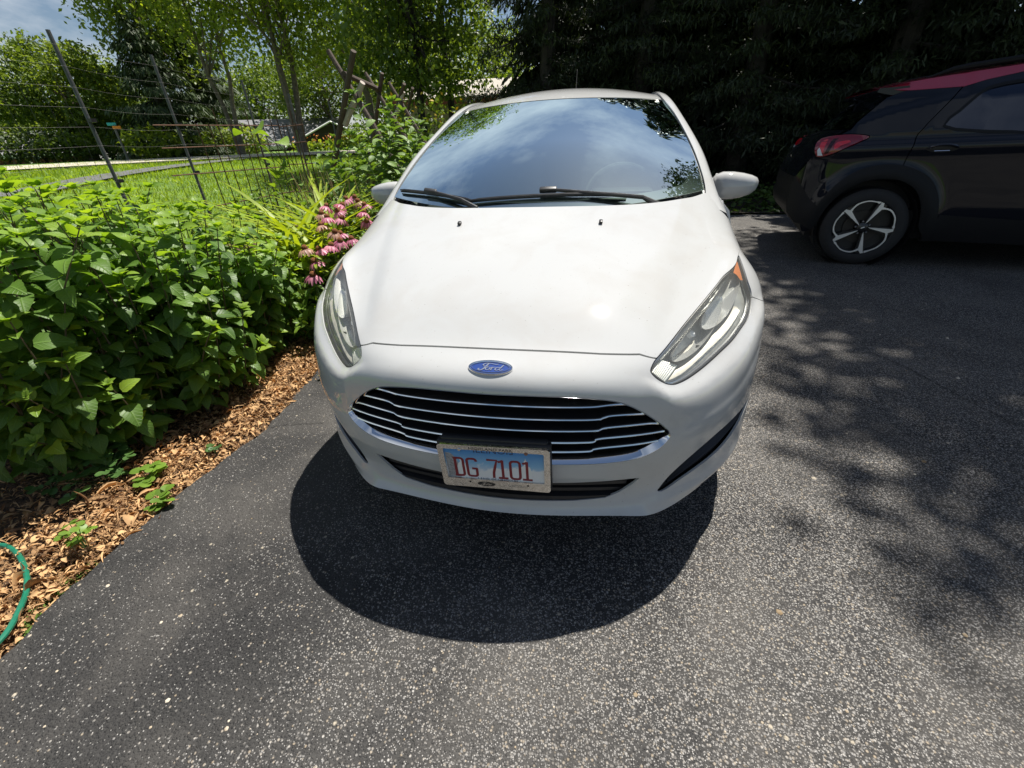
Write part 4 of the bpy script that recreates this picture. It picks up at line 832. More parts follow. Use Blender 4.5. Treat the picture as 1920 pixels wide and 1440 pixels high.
def ground_mat(name, build):
    m = bpy.data.materials.new(name); m.use_nodes = True; build(m.node_tree, m.node_tree.nodes['Principled BSDF']); MATS[name] = m; return m
def asphalt_nodes(nt, b):
    tc = nd(nt, 'ShaderNodeTexCoord'); P = tc.outputs['Object']; Lk = nt.links.new
    def noise(scale, detail=3., rough=.55, dist=0.): n = nd(nt, 'ShaderNodeTexNoise', Scale=scale, Detail=detail, Roughness=rough, Distortion=dist); Lk(P, n.inputs['Vector']); return n.outputs['Fac']
    def rng_(x, a, c, lo=0., hi=1.): r = nd(nt, 'ShaderNodeMapRange'); r.inputs[1].default_value = a; r.inputs[2].default_value = c; r.inputs[3].default_value = lo; r.inputs[4].default_value = hi; Lk(x, r.inputs[0]); return r.outputs[0]
    def math_(op, x, y=None, v=None):
        m_ = nd(nt, 'ShaderNodeMath'); m_.operation = op; Lk(x, m_.inputs[0])
        if y is not None: Lk(y, m_.inputs[1])
        if v is not None: m_.inputs[1].default_value = v
        return m_.outputs[0]
    def mixc(f, a, c):
        m_ = nd(nt, 'ShaderNodeMixRGB')
        if isinstance(f, float): m_.inputs[0].default_value = f
        else: Lk(f, m_.inputs[0])
        for k, q in ((1, a), (2, c)):
            if isinstance(q, tuple): m_.inputs[k].default_value = (*q, 1)
            else: Lk(q, m_.inputs[k])
        return m_.outputs[0]
    # worn (stones showing) towards the right and in blotches, tarry towards the bed
    sp = nd(nt, 'ShaderNodeSeparateXYZ'); Lk(P, sp.inputs[0])
    wx = rng_(sp.outputs['X'], -1.1, .75)
    worn = math_('ADD', wx, rng_(noise(1.3, 4., .6, .4), .3, .7, -.32, .32)); worn = rng_(worn, .12, .9)
    def stones(scale, lo, hi):
        v = nd(nt, 'ShaderNodeTexVoronoi', Scale=scale); v.inputs['Randomness'].default_value = 1.; Lk(P, v.inputs['Vector'])
        sc = nd(nt, 'ShaderNodeSeparateColor'); Lk(v.outputs['Color'], sc.inputs[0])
        core = rng_(v.outputs['Distance'], .52, .26)          # round heart of each stone
        return v, sc, core
    v1, c1, core1 = stones(122., 0, 0); v2, c2, core2 = stones(235., 0, 0); v3, c3, core3 = stones(34., 0, 0)
    th1 = rng_(worn, 0, 1, .90, .12); show1 = math_('MULTIPLY', math_('GREATER_THAN', c1.outputs[0], th1), core1)
    th2 = rng_(worn, 0, 1, .93, .42); show2 = math_('MULTIPLY', math_('GREATER_THAN', c2.outputs[0], th2), core2)
    show3 = math_('MULTIPLY', math_('GREATER_THAN', c3.outputs[0], v=.965), rng_(v3.outputs['Distance'], .22, .12))
    tar = mixc(rng_(noise(170., 3.), .3, .7), (.013, .013, .0145), (.050, .049, .047))
    tar = mixc(rng_(noise(.9, 3.), .35, .7), tar, mixc(.55, tar, (.085, .082, .078)))
    ramp = nd(nt, 'ShaderNodeValToRGB'); e = ramp.color_ramp.elements; e[0].color = (.10, .097, .092, 1); e[1].color = (.42, .405, .38, 1)
    for p_, c_ in ((.35, (.20, .187, .17, 1)), (.62, (.27, .262, .252, 1)), (.86, (.31, .255, .185, 1))): k = e.new(p_); k.color = c_
    Lk(c1.outputs[1], ramp.inputs[0])
    ramp2 = nd(nt, 'ShaderNodeValToRGB'); e = ramp2.color_ramp.elements; e[0].color = (.16, .155, .15, 1); e[1].color = (.50, .48, .45, 1); Lk(c2.outputs[1], ramp2.inputs[0])
    col_ = mixc(show1, tar, ramp.outputs[0]); col_ = mixc(math_('MULTIPLY', show2, v=.9), col_, ramp2.outputs[0]); col_ = mixc(show3, col_, (.42, .37, .29))
    stain = math_('MULTIPLY', rng_(noise(.75, 5., .6, .8), .50, .68), v=.45); col_ = mixc(stain, col_, mixc(.75, col_, (.016, .016, .017)))
    dust = math_('MULTIPLY', rng_(noise(2.2, 6., .62, .5), .42, .72), v=.25); col_ = mixc(dust, col_, (.20, .185, .165))
    Lk(col_, b.inputs['Base Color']); b.inputs['Roughness'].default_value = .82; b.inputs['Specular IOR Level'].default_value = .15
    hgt = math_('ADD', math_('MULTIPLY', core1, v=.7), math_('MULTIPLY', core2, v=.4)); hgt = math_('ADD', hgt, math_('MULTIPLY', noise(420., 2.), v=.35))
    bp_ = nd(nt, 'ShaderNodeBump', Strength=.85, Distance=.004); Lk(hgt, bp_.inputs['Height']); Lk(bp_.outputs[0], b.inputs['Normal'])
m_asph = ground_mat('asphalt', asphalt_nodes)
def soil_nodes(nt, b):
    tc = nd(nt, 'ShaderNodeTexCoord'); n = nd(nt, 'ShaderNodeTexNoise', Scale=30., Detail=6.); nt.links.new(tc.outputs['Object'], n.inputs['Vector'])
    r = nd(nt, 'ShaderNodeValToRGB'); e = r.color_ramp.elements; e[0].position = .35; e[0].color = (.035, .020, .011, 1); e[1].position = .65; e[1].color = (.13, .075, .036, 1); nt.links.new(n.outputs['Fac'], r.inputs[0]); nt.links.new(r.outputs[0], b.inputs['Base Color'])
    b.inputs['Roughness'].default_value = .95; bp_ = nd(nt, 'ShaderNodeBump', Strength=1., Distance=.03); nt.links.new(n.outputs['Fac'], bp_.inputs['Height']); nt.links.new(bp_.outputs[0], b.inputs['Normal'])
m_soil = ground_mat('soil', soil_nodes)
def lawn_nodes(nt, b):
    tc = nd(nt, 'ShaderNodeTexCoord'); P = tc.outputs['Object']
    n = nd(nt, 'ShaderNodeTexNoise', Scale=.55, Detail=7., Roughness=.65); nt.links.new(P, n.inputs['Vector'])
    n2 = nd(nt, 'ShaderNodeTexNoise', Scale=26., Detail=5., Roughness=.7); nt.links.new(P, n2.inputs['Vector'])
    ad = nd(nt, 'ShaderNodeMath'); ad.operation = 'ADD'; nt.links.new(n.outputs['Fac'], ad.inputs[0]); nt.links.new(n2.outputs['Fac'], ad.inputs[1])
    r = nd(nt, 'ShaderNodeValToRGB'); e = r.color_ramp.elements; e[0].position = .36; e[0].color = (.05, .11, .012, 1); e[1].position = .66; e[1].color = (.20, .30, .035, 1); k = e.new(.5); k.color = (.095, .18, .02, 1)
    md = nd(nt, 'ShaderNodeMath'); md.operation = 'MULTIPLY'; md.inputs[1].default_value = .5; nt.links.new(ad.outputs[0], md.inputs[0]); nt.links.new(md.outputs[0], r.inputs[0]); nt.links.new(r.outputs[0], b.inputs['Base Color'])
    b.inputs['Roughness'].default_value = .9; bp_ = nd(nt, 'ShaderNodeBump', Strength=.8, Distance=.05); nt.links.new(n2.outputs['Fac'], bp_.inputs['Height']); nt.links.new(bp_.outputs[0], b.inputs['Normal'])
m_lawn = ground_mat('lawn', lawn_nodes)

# one sheet to the horizon; finer cells near the camera
gx = np.concatenate([-np.geomspace(600, 12, 26), np.linspace(-11.5, 11.5, 47), np.geomspace(12, 600, 26)]); gy = np.concatenate([-np.geomspace(600, 12, 18), np.linspace(-11.5, 45, 100), np.geomspace(47, 600, 26)])
X, Y = np.meshgrid(gx, gy); Z = terrain(X, Y)-.02
G_ = MB().grid(np.stack([X, Y, Z], -1)); g = G_.build('ground', m_lawn, None, sharp=None); tag(g, kind='structure')
# driveway slab: a ragged left edge, a real rim where it drops to the bed
ey = np.concatenate([np.linspace(-26, -1.2, 60), np.linspace(-1.15, 3, 110), np.linspace(3.1, 7.3, 30)])
ex = np.interp(ey, [-26, -1, -.5, .085, .57, 1.31, 3, 7.3], [-1.36, -1.37, -1.385, -1.455, -1.395, -1.465, -1.50, -1.55])
ex = ex+.010*np.sin(ey*9.1+1)+.008*np.sin(ey*23.3)+.005*np.sin(ey*57+2)+.012*np.sin(ey*3.3)+rng.normal(0, .0022, len(ey))
back = [(x, 7.25+.12*math.sin(x*1.7)+.06*math.sin(x*5.1)) for x in np.linspace(-1.2, 16, 60)]
out2 = np.vstack([np.stack([ex, ey], 1), np.array(back), np.array([(16, -26)])])
cd = delaunay_2d_cdt([Vector(p) for p in out2], [(i, (i+1) % len(out2)) for i in range(len(out2))], [], 1, 1e-5)
V = [(v[0], v[1], .0) for v in cd[0]]; F = [tuple(f) for f in cd[2]]
b0 = len(V); n = len(ex)+len(back)
for i in range(n): V.append((out2[i][0], out2[i][1], 0.)); V.append((out2[i][0]+(-.012 if i < len(ex) else 0), out2[i][1]+(.012 if i >= len(ex) else 0), -.035))
F += [(b0+2*i, b0+2*i+1, b0+2*i+3, b0+2*i+2) for i in range(n-1)]
dr = obj('driveway', mesh_data('driveway', V, F, m_asph, smooth=False)); tag(dr, kind='structure')
crack_m = mat('crack_fill', (.012, .012, .012), rough=.95)
def crack(px, w):
    pts = [hit_plane(x, y, 2, .0) for x, y in px]; P = []
    for a, b in zip(pts[:-1], pts[1:]):
        n_ = max(2, int((b-a).length/.012))
        for k in range(n_): q = a.lerp(b, k/n_); P.append(q+Vector((rng.normal(0, .004), rng.normal(0, .004), 0)))
    V = []; F = []
    for i, p in enumerate(P):
        t = (P[min(i+1, len(P)-1)]-P[max(i-1, 0)]); t.z = 0; t.normalize(); nn = Vector((-t.y, t.x, 0)); ww = w*(.35+1.1*rng.random())
        V += [p+nn*ww+Vector((0, 0, .004)), p-nn*ww+Vector((0, 0, .004))]
        if i: F.append((2*i-2, 2*i-1, 2*i+1, 2*i))
    obj('crack', mesh_data('crack', V, F, crack_m, smooth=False), dr)
crack([(1385, 800), (1430, 797), (1480, 792), (1500, 789)], .0016)
crack([(505, 802), (540, 797), (580, 795), (612, 792)], .0014)
crack([(1735, 945), (1790, 952), (1830, 968)], .0018)
crack([(1630, 660), (1700, 690), (1760, 722), (1840, 765), (1915, 800)], .0022)
# bed of soil under the planting, and the road and path across the lawn
bx_ = np.linspace(-4.6, -1.34, 40); by_ = np.linspace(-3, 9, 110); X, Y = np.meshgrid(bx_, by_); Z = np.maximum(terrain(X, Y), -.02)+.012*np.sin(X*7+Y*3)*np.sin(Y*5)-.012
b_ = MB().grid(np.stack([X, Y, Z], -1)).build('planting_bed', m_soil, None, sharp=None); tag(b_, kind='structure')
bx_ = np.linspace(-1.5, 16, 50); by_ = np.linspace(7.2, 16, 40); X, Y = np.meshgrid(bx_, by_); Z = terrain(X, Y)+.03+.03*np.sin(X*2.1)*np.sin(Y*1.7)
b_ = MB().grid(np.stack([X, Y, Z], -1)).build('woodland_floor', mat('duff', (.045, .032, .02), rough=.95, var=.6, var_scale=8.), None, sharp=None); tag(b_, kind='structure')
def strip(name, pts, width, m, lift):
    P = smooth_poly(np.array(pts), closed=False, sub=12); t = np.gradient(P, axis=0); t /= np.linalg.norm(t, axis=1)[:, None]; nn = np.stack([-t[:, 1], t[:, 0]], 1)
    rows = [np.stack([(P+nn*w)[:, 0], (P+nn*w)[:, 1], terrain((P+nn*w)[:, 0], (P+nn*w)[:, 1])+lift], 1) for w in np.linspace(-width/2, width/2, 5)]
    o = MB().grid(rows).build(name, m, None, sharp=None); tag(o, kind='structure'); return o
strip('road', [bearing(-260, 318, 19), bearing(0, 306, 20), bearing(300, 292, 22), bearing(640, 276, 25.5), bearing(900, 265, 31)], 3.6, mat('concrete_road', (.50, .45, .37), rough=.9, var=.2, var_scale=3.), .05)
strip('side_drive', [bearing(-60, 372, 10.6), bearing(60, 352, 11.6), bearing(200, 328, 14), bearing(330, 306, 17), bearing(430, 296, 20), bearing(470, 290, 22)], .62, mat('old_asphalt', (.13, .13, .135), rough=.9, var=.3, var_scale=5.), .035)

# =================================================================== LEAF KIT
def leaf_template(widths, fold=.10, droop=.18, curl=.0, n=None):
    """half widths at even stations along the midrib (length 1): verts, tris, (t, side)"""
    k = len(widths); V = []; A = []
    for i, w in enumerate(widths):
        t = i/(k-1); z = -droop*t*t+curl*math.sin(t*math.pi)
        for s in (-1, 0, 1): V.append((t, s*w, z+abs(s)*w*fold*2)); A.append((t, s*w, 0))
    F = []
    for i in range(k-1):
        for s in (0, 1):
            a, b, c, d = 3*i+s, 3*i+s+1, 3*i+3+s+1, 3*i+3+s; F += [(a, b, c), (a, c, d)]
    return np.array(V, np.float32), np.array(F, np.int32), np.array(A, np.float32)
T_HYSSOP = leaf_template([.12, .255, .33, .315, .335, .285, .265, .195, .15, .07, .0], fold=.12, droop=.22, curl=.05)
T_BROAD = leaf_template([.04, .17, .23, .235, .20, .12, .0], fold=.15, droop=.15, curl=.06)
T_ROUND = leaf_template([.05, .36, .46, .42, .30, .0], fold=.06, droop=.10)
T_BLADE = leaf_template([.012, .016, .016, .015, .012, .008, .0], fold=.3, droop=.75, curl=.25)
T_SQUASH = leaf_template([.25, .50, .54, .48, .36, .18, .0], fold=.08, droop=.3, curl=.1)
T_TREE = (np.array([(0, 0, 0), (.5, .30, .06), (1, 0, -.12), (.5, -.30, .06)], np.float32), np.array([(0, 2, 1), (0, 3, 2)], np.int32), np.array([(0, 0, 0), (.5, .3, 0), (1, 0, 0), (.5, -.3, 0)], np.float32))
T_NEEDLE = (np.array([(0, -.03, 0), (0, .03, 0), (.55, .10, -.10), (1, .0, -.35), (.55, -.10, -.10)], np.float32), np.array([(0, 4, 1), (1, 4, 2), (4, 3, 2)], np.int32), np.zeros((5, 3), np.float32))
def frames(d, up):
    d = d/np.linalg.norm(d, axis=1)[:, None]; s = np.cross(up, d); l = np.linalg.norm(s, axis=1)[:, None]; s = np.where(l > 1e-4, s/np.maximum(l, 1e-6), np.array([1., 0, 0])); return d, s, np.cross(d, s)
def scatter(T, pos, d, up, size):
    V, F, A = T; d, s, n = frames(np.asarray(d, float), np.asarray(up, float)); size = np.asarray(size, float)
    if size.ndim == 1: size = np.stack([size]*3, 1)
    P = pos[:, None]+size[:, None, :1]*V[None, :, :1]*d[:, None]+size[:, None, 1:2]*V[None, :, 1:2]*s[:, None]+size[:, None, 2:]*V[None, :, 2:]*n[:, None]
    k = len(V); FF = (F[None]+(np.arange(len(pos))*k)[:, None, None]).reshape(-1, 3)
    return P.reshape(-1, 3), FF, np.tile(A, (len(pos), 1))
def leaf_mesh(name, P, F, A, m, smooth=True):
    me = mesh_data(name, P, F, m, smooth)
    a = me.attributes.new('luv', 'FLOAT_VECTOR', 'POINT'); a.data.foreach_set('vector', np.asarray(A, np.float32).ravel()); return me
def veined(name, color, rib, trans, rough=.5, var=.35, hue=None, vscale=3., lat=42.):
    """broad leaf with a pale midrib and side veins pressed in"""
    m = leaf_mat(name, color, trans=trans, rough=rough, var=var, hue=hue, vscale=vscale)
    nt = m.node_tree
    if nt.nodes.get('rib_mix'): return m
    p = next(n for n in nt.nodes if n.type == 'BSDF_PRINCIPLED'); src = p.inputs['Base Color'].links[0].from_socket
    at_ = nd(nt, 'ShaderNodeAttribute', attribute_name='luv'); sp = nd(nt, 'ShaderNodeSeparateXYZ'); nt.links.new(at_.outputs['Vector'], sp.inputs[0])
    ab = nd(nt, 'ShaderNodeMath'); ab.operation = 'ABSOLUTE'; nt.links.new(sp.outputs['Y'], ab.inputs[0])
    mr = nd(nt, 'ShaderNodeMapRange'); mr.inputs[1].default_value = .035; mr.inputs[2].default_value = .0; nt.links.new(ab.outputs[0], mr.inputs[0])
    q = nd(nt, 'ShaderNodeMath'); q.operation = 'MULTIPLY_ADD'; q.inputs[1].default_value = -.9; nt.links.new(ab.outputs[0], q.inputs[0]); nt.links.new(sp.outputs['X'], q.inputs[2])
    sn = nd(nt, 'ShaderNodeMath'); sn.operation = 'MULTIPLY'; sn.inputs[1].default_value = lat; nt.links.new(q.outputs[0], sn.inputs[0])
    si = nd(nt, 'ShaderNodeMath'); si.operation = 'SINE'; nt.links.new(sn.outputs[0], si.inputs[0])
    v2 = nd(nt, 'ShaderNodeMapRange'); v2.inputs[1].default_value = .75; v2.inputs[2].default_value = 1.; v2.inputs[4].default_value = .45; nt.links.new(si.outputs[0], v2.inputs[0])
    mxm = nd(nt, 'ShaderNodeMath'); mxm.operation = 'MAXIMUM'; nt.links.new(mr.outputs[0], mxm.inputs[0]); nt.links.new(v2.outputs[0], mxm.inputs[1])
    mx = nd(nt, 'ShaderNodeMixRGB'); mx.name = 'rib_mix'; mx.inputs['Color2'].default_value = (*rib, 1); nt.links.new(mxm.outputs[0], mx.inputs['Fac']); nt.links.new(src, mx.inputs['Color1']); nt.links.new(mx.outputs[0], p.inputs['Base Color'])
    bp_ = nd(nt, 'ShaderNodeBump', Strength=.5, Distance=.004); bp_.invert = True; nt.links.new(mxm.outputs[0], bp_.inputs['Height']); nt.links.new(bp_.outputs[0], p.inputs['Normal'])
    return m
def unit(v): return v/np.linalg.norm(v, axis=-1, keepdims=True)

# =================================================================== TREES
bark = mat('bark', (.21, .175, .14), rough=.95, var=.55, var_scale=9., bump=.9, bump_scale=25.)
bark_dk = mat('bark_dark', (.045, .038, .032), rough=.95, var=.5, var_scale=9., bump=.9, bump_scale=25.)
L_MAPLE = leaf_mat('maple_leaf', (.13, .21, .034), hue=(.27, .35, .05), trans=.48, vscale=.45, back=(1.7, 1.6, .4))
L_DARK = leaf_mat('dark_leaf', (.075, .135, .026), hue=(.16, .23, .036), trans=.42, vscale=.45)
L_PALE = leaf_mat('pale_leaf', (.14, .21, .05), hue=(.26, .34, .08), trans=.48, vscale=.5)
L_MID = leaf_mat('mid_leaf', (.11, .18, .034), hue=(.20, .275, .05), trans=.46, vscale=.45)
L_OVER = leaf_mat('overhang_leaf', (.022, .042, .014), hue=(.045, .075, .02), trans=.12, vscale=.5)
L_SPRUCE = leaf_mat('spruce_needle', (.014, .022, .010), hue=(.036, .055, .018), trans=.14, vscale=.9, rough=.6)
L_PINE = leaf_mat('pine_needle', (.04, .072, .025), hue=(.08, .12, .04), trans=.12, vscale=.5, rough=.6)
def tree(name, label, base, height, crown, n_cl, per, leaf, lm, trunk_r, seed, bm=bark, stems=1, lean=(0, 0), cl_r=.9, group=None, trunk_top=.75, shell=.45, skip=None, spread=.5, dens=1.2):
    """crown = (centre x, y, z, rx, ry, rz) relative to the base"""
    r = np.random.default_rng(seed); z0 = float(terrain(base[0], base[1]))-.05
    o = empty(name, (base[0], base[1], z0)); tag(o, label, 'tree', group)
    c = np.array(crown[:3]); rad = np.array(crown[3:])
    d = unit(r.normal(size=(n_cl*3, 3))); rr = (shell+(1-shell)*r.random(len(d)))**.7
    cl = c+d*rad*rr[:, None]; cl = cl[cl[:, 2] > .9][:n_cl]
    if skip is not None: cl = cl[~skip(cl)]
    # trunk and limbs
    tips = []
    for s in range(stems):
        a = 2*math.pi*s/stems+r.random(); off = np.array([math.cos(a), math.sin(a)])*(spread if stems > 1 else 0)
        top = np.array([lean[0]+off[0]*height*.22, lean[1]+off[1]*height*.22, height*trunk_top]); pts = []
        for k in range(9): t = k/8; q = np.array([off[0]*trunk_r*.8, off[1]*trunk_r*.8, 0])*(1-t)+top*t; q[:2] += r.normal(0, trunk_r*.35, 2)*(0 < k); pts.append(q)
        rs = [trunk_r*(1.35 if k == 0 else 1)*(1-.78*k/8)/(1 if stems == 1 else 1.35) for k in range(9)]
        MB().tube(pts, rs, 9).build('trunk', bm, o); tips.append((pts, rs))
    lb = MB()
    for k in r.choice(len(cl), min(len(cl), 26), replace=False):
        pts, rs = tips[r.integers(len(tips))]; j = r.integers(3, 8); a = np.array(pts[j]); b = cl[k]; m_ = (a+b)/2+r.normal(0, .25, 3)*np.array([1, 1, .3])+np.array([0, 0, -.08*np.linalg.norm(b-a)])
        lb.tube([a, m_, b], [rs[j]*.55, rs[j]*.32, rs[j]*.10+.006], 5, cap=False)
    lb.build('limbs', bm, o)
    P = []; sz = []
    for q in cl:
        n = int(per*dens*(.6+.8*r.random())); P.append(q+np.clip(r.normal(size=(n, 3)), -1.55, 1.55)*np.array([cl_r, cl_r, cl_r*.62])*(.6+.7*r.random())); 
    P = np.vstack(P); n = len(P); dd = unit(r.normal(size=(n, 3))+np.array([0, 0, -.35])); up = unit(r.normal(size=(n, 3))*.6+np.array([0, 0, 1.1]))
    V, F, A = scatter(T_TREE, P, dd, up, leaf*.72*(.65+.7*r.random(n)))
    obj('crown', leaf_mesh('crown', V, F, A, lm, smooth=False), o)
    return o
def spruce(name, label, base, height, radius, n_br, seed, lm=L_SPRUCE, group=None, low=.3, size=.42, fine_h=0., fine_s=.15):
    """tall conifer with drooping boughs down to the ground"""
    r = np.random.default_rng(seed); z0 = float(terrain(base[0], base[1]))-.05
    o = empty(name, (base[0], base[1], z0)); tag(o, label, 'tree', group)
    MB().tube([(0, 0, 0), (.05, .03, height*.5), (0, 0, height)], [.24, .15, .02], 9).build('trunk', bark_dk, o)
    P = []; D = []; U = []; Z_ = []; lb = MB()
    for k in range(n_br):
        h = min(height*.99, max(low*.5, low+(height-low)*(k/n_br)**.92+r.normal(0, .30))); a = k*2.39996+r.normal(0, .25); L_ = radius*(1-(h/height))**.75*(.75+.4*r.random())+.15
        dr_ = np.array([math.cos(a), math.sin(a), 0]); fine = h < fine_h; m = max(5, int(L_*((165 if fine_s < .2 else 60) if fine else 26))); t = np.sort(r.random(m)**.7); sag = -.32*L_*t+.10*L_*t**2*(1.4)
        q = dr_*(t*L_)[:, None]+np.array([0, 0, 1.])*(h+sag)[:, None]
        side = np.array([-dr_[1], dr_[0], 0]); q = q+side*(r.normal(0, .16, m)*(.3+t*L_*.6))[:, None]+np.array([0, 0, 1.])*r.normal(0, .05, m)[:, None]
        P.append(q); D.append(dr_*.8+side*r.normal(0, .9, m)[:, None]+np.array([0, 0, -.55-.5*r.random()]) if not (fine and fine_s < .2) else r.normal(0, 1, (m, 3))+dr_*.3+np.array([0, 0, -.45])); U.append(np.array([0, 0, 1.])+r.normal(0, .5, (m, 3)))
        Z_.append(np.full(m, fine_s if h < fine_h else size))
        if k % 4 == 0: lb.tube([(0, 0, h), tuple(dr_*L_*.5+np.array([0, 0, h-.14*L_])), tuple(dr_*L_*.95+np.array([0, 0, h-.2*L_]))], [.03, .02, .006], 4, cap=False)
    lb.build('boughs', bark_dk, o)
    Z_ = np.concatenate(Z_); P = np.vstack(P); n = len(P); V, F, A = scatter(T_NEEDLE, P, unit(np.vstack(D)), np.vstack(U), np.stack([Z_*(.6+.8*r.random(n)), Z_*1.1*(.6+.8*r.random(n)), Z_], 1))
    obj('crown', leaf_mesh('crown', V, F, A, lm, smooth=False), o)
    return o
# far side of the lawn, left to right
tb = lambda px, py, d: bearing(px, py, d)
tree('shade_tree', 'low olive green tree at the far left edge behind the lawn', tb(-10, 280, 50), 4.6, (0, 0, 2.2, 5.0, 4, 1.5), 60, 70, .42, L_PALE, .25, 11, cl_r=.9)
tree('shade_tree', 'broad rounded dark green tree behind the two coloured street signs', tb(165, 280, 36), 5.9, (0, 0, 3.0, 3.7, 3.2, 2.35), 130, 110, .28, L_MID, .3, 12, cl_r=.50, shell=.35)
tree('shade_tree', 'tall feathery tree leaning left against the pale sky', tb(352, 280, 33), 12.5, (0, 0, 7.2, 2.0, 2.6, 4.8), 90, 85, .30, L_PALE, .3, 13, cl_r=.6, lean=(-.4, 0))
spruce('pine_tree', 'dark pine between the feathery tree and the maples', tb(395, 280, 35), 9.0, 3.6, 150, 14, lm=L_PINE, low=.5, size=.62, fine_h=9., fine_s=.34)
spruce('pine_tree', 'lower dark pine left of the rusty wire cage', tb(330, 280, 31), 6.0, 2.6, 120, 15, lm=L_PINE, low=.3, size=.55, fine_h=9., fine_s=.32)
tree('maple_tree', 'slender maple with bare lower trunk above the rusty wire cage', tb(448, 270, 28), 11.5, (0, 0, 7.6, 2.6, 2.6, 4.0), 70, 75, .28, L_MAPLE, .16, 16, stems=2, cl_r=.62, spread=.35)
tree('maple_tree', 'big maple with forked grey trunk in front of the low house', tb(562, 262, 26), 13, (0, 0, 8.0, 3.9, 3.9, 4.6), 150, 85, .28, L_MAPLE, .21, 17, stems=3, cl_r=.70, spread=.36, skip=lambda q: q[:, 2] < 2.9)
tree('shade_tree', 'dark round tree shading the low house', tb(625, 262, 42), 8, (0, 0, 4.6, 3.2, 3.2, 2.8), 70, 90, .34, L_DARK, .3, 18, cl_r=.75)
tree('maple_tree', 'bright green maple behind the crossed trellis poles', tb(700, 250, 25), 12.5, (0, 0, 7.4, 3.2, 3.2, 5.2), 135, 85, .27, L_MAPLE, .2, 19, cl_r=.68, skip=lambda q: q[:, 2] < 2.6)
tree('shade_tree', 'slim dark trunked tree right of the trellis poles', tb(796, 255, 15), 9.5, (0, 0, 5.9, 2.1, 2.1, 3.9), 100, 100, .20, L_DARK, .13, 20, bm=bark_dk, cl_r=.5, skip=lambda q: q[:, 2] < 2.2)
tree('shade_tree', 'dark tree just left of the tan house', tb(848, 250, 17), 9.5, (0, 0, 5.6, 2.0, 2.0, 4.3), 90, 100, .22, L_DARK, .15, 21, bm=bark_dk, cl_r=.55, skip=lambda q: q[:, 2] < 2.3)
tree('shade_tree', 'far tree closing the gap behind the trellis', tb(760, 262, 40), 9, (0, 0, 4.9, 4.5, 3.5, 3.8), 90, 90, .36, L_PALE, .3, 22, cl_r=.85)
tree('shade_tree', 'far green tree above the roof of the tan house', tb(905, 250, 42), 9, (0, 0, 4.9, 4.5, 3.5, 3.9), 90, 90, .36, L_MAPLE, .3, 23, cl_r=.85)
tree('shade_tree', 'distant green tree behind the gap left of the maples', tb(500, 262, 55), 8, (0, 0, 4.4, 6, 3.5, 3.4), 90, 90, .45, L_DARK, .3, 24, cl_r=1.)
tree('shade_tree', 'distant dark tree on the horizon behind the street signs', tb(255, 285, 52), 6, (0, 0, 2.6, 5, 3.5, 2.2), 80, 90, .45, L_DARK, .3, 25, cl_r=1.)
# the dark screen of conifers behind both cars
sg = 'dark conifers screening the back of the driveway'
for k, (x, y, h, rad, nb) in enumerate(((-1.15, 11.4, 7.4, 2.2, 150), (1.0, 11.2, 8.2, 2.5, 170), (3.2, 10.6, 9.2, 2.7, 190), (5.6, 10.2, 11.0, 2.8, 210), (8.0, 9.8, 12.0, 2.9, 220), (10.6, 9.2, 12.0, 3.0, 220), (13.4, 8.4, 12.0, 3.0, 200), (2.2, 13.4, 9.5, 3.0, 330), (6.8, 12.9, 11.5, 3.2, 340), (11.8, 12.2, 12, 3.4, 340), (-.4, 13.8, 8.0, 2.7, 300), (4.6, 14.6, 10.5, 3.0, 300), (9.4, 14.4, 12, 3.0, 300))):
    lab = ('dark spruce right of the tan house, leftmost of the dark screen', 'dark spruce directly behind the left half of the white car roof', 'dark spruce behind the right half of the white car roof', 'dark spruce standing in the gap between the two cars', 'tall dark spruce behind the tail of the black SUV', 'tall dark spruce above the red roof of the SUV', 'tall dark spruce at the right edge behind the SUV')
    spruce('spruce_tree', lab[k] if k < 7 else 'second row spruce added to block light through the screen', (x, y), h, rad, nb, 40+k, group=sg, low=.15, size=.46, fine_h=5.2 if k < 7 else 0., fine_s=.115)  # back row added to stop light coming through the front row
# broadleaf reaching over the parked SUV: its leaves make the dapples on the asphalt
tree('shade_tree', 'tall broadleaf tree overhanging the black SUV', (8.3, 9.4), 15.5, (-.9, -2.9, 10.8, 4.6, 3.6, 3.0), 190, 170, .22, L_OVER, .26, 71, cl_r=.55, bm=bark_dk, shell=.3, dens=2.2, skip=lambda q: (q[:, 0]+8.3-.21*q[:, 2] < 2.1) | (q[:, 1]+9.4-.39*q[:, 2] < .5))
# ivy under the conifers
def ground_cover(name, label, pts_fn, n, size, lm, seed, zoff=.03):
    r = np.random.default_rng(seed); P = pts_fn(r, n); n = len(P); d = unit(np.concatenate([r.normal(size=(n, 2)), -.15*np.ones((n, 1))], 1)); up = unit(r.normal(size=(n, 3))*.45+np.array([0, 0, 1]))
    V, F, A = scatter(T_ROUND, P, d, up, size*(.5+.8*r.random(n))); o = obj(name, leaf_mesh(name, V, F, A, lm)); tag(o, label, None, None, 'stuff'); return o
def ivy_pts(r, n):
    x = r.uniform(-1.4, 9, n); y = 7.28+r.random(n)**1.5*2.6; return np.stack([x, y, .03+.22*r.random(n)*np.clip((y-7.2)*1.6, .12, 1)+.06*np.sin(x*3)*np.sin(y*4)], 1)
ground_cover('ivy', 'low ivy along the back edge of the driveway', ivy_pts, 6500, .085, leaf_mat('ivy_leaf', (.050, .105, .022), hue=(.12, .20, .05), trans=.25, vscale=2.), 5)
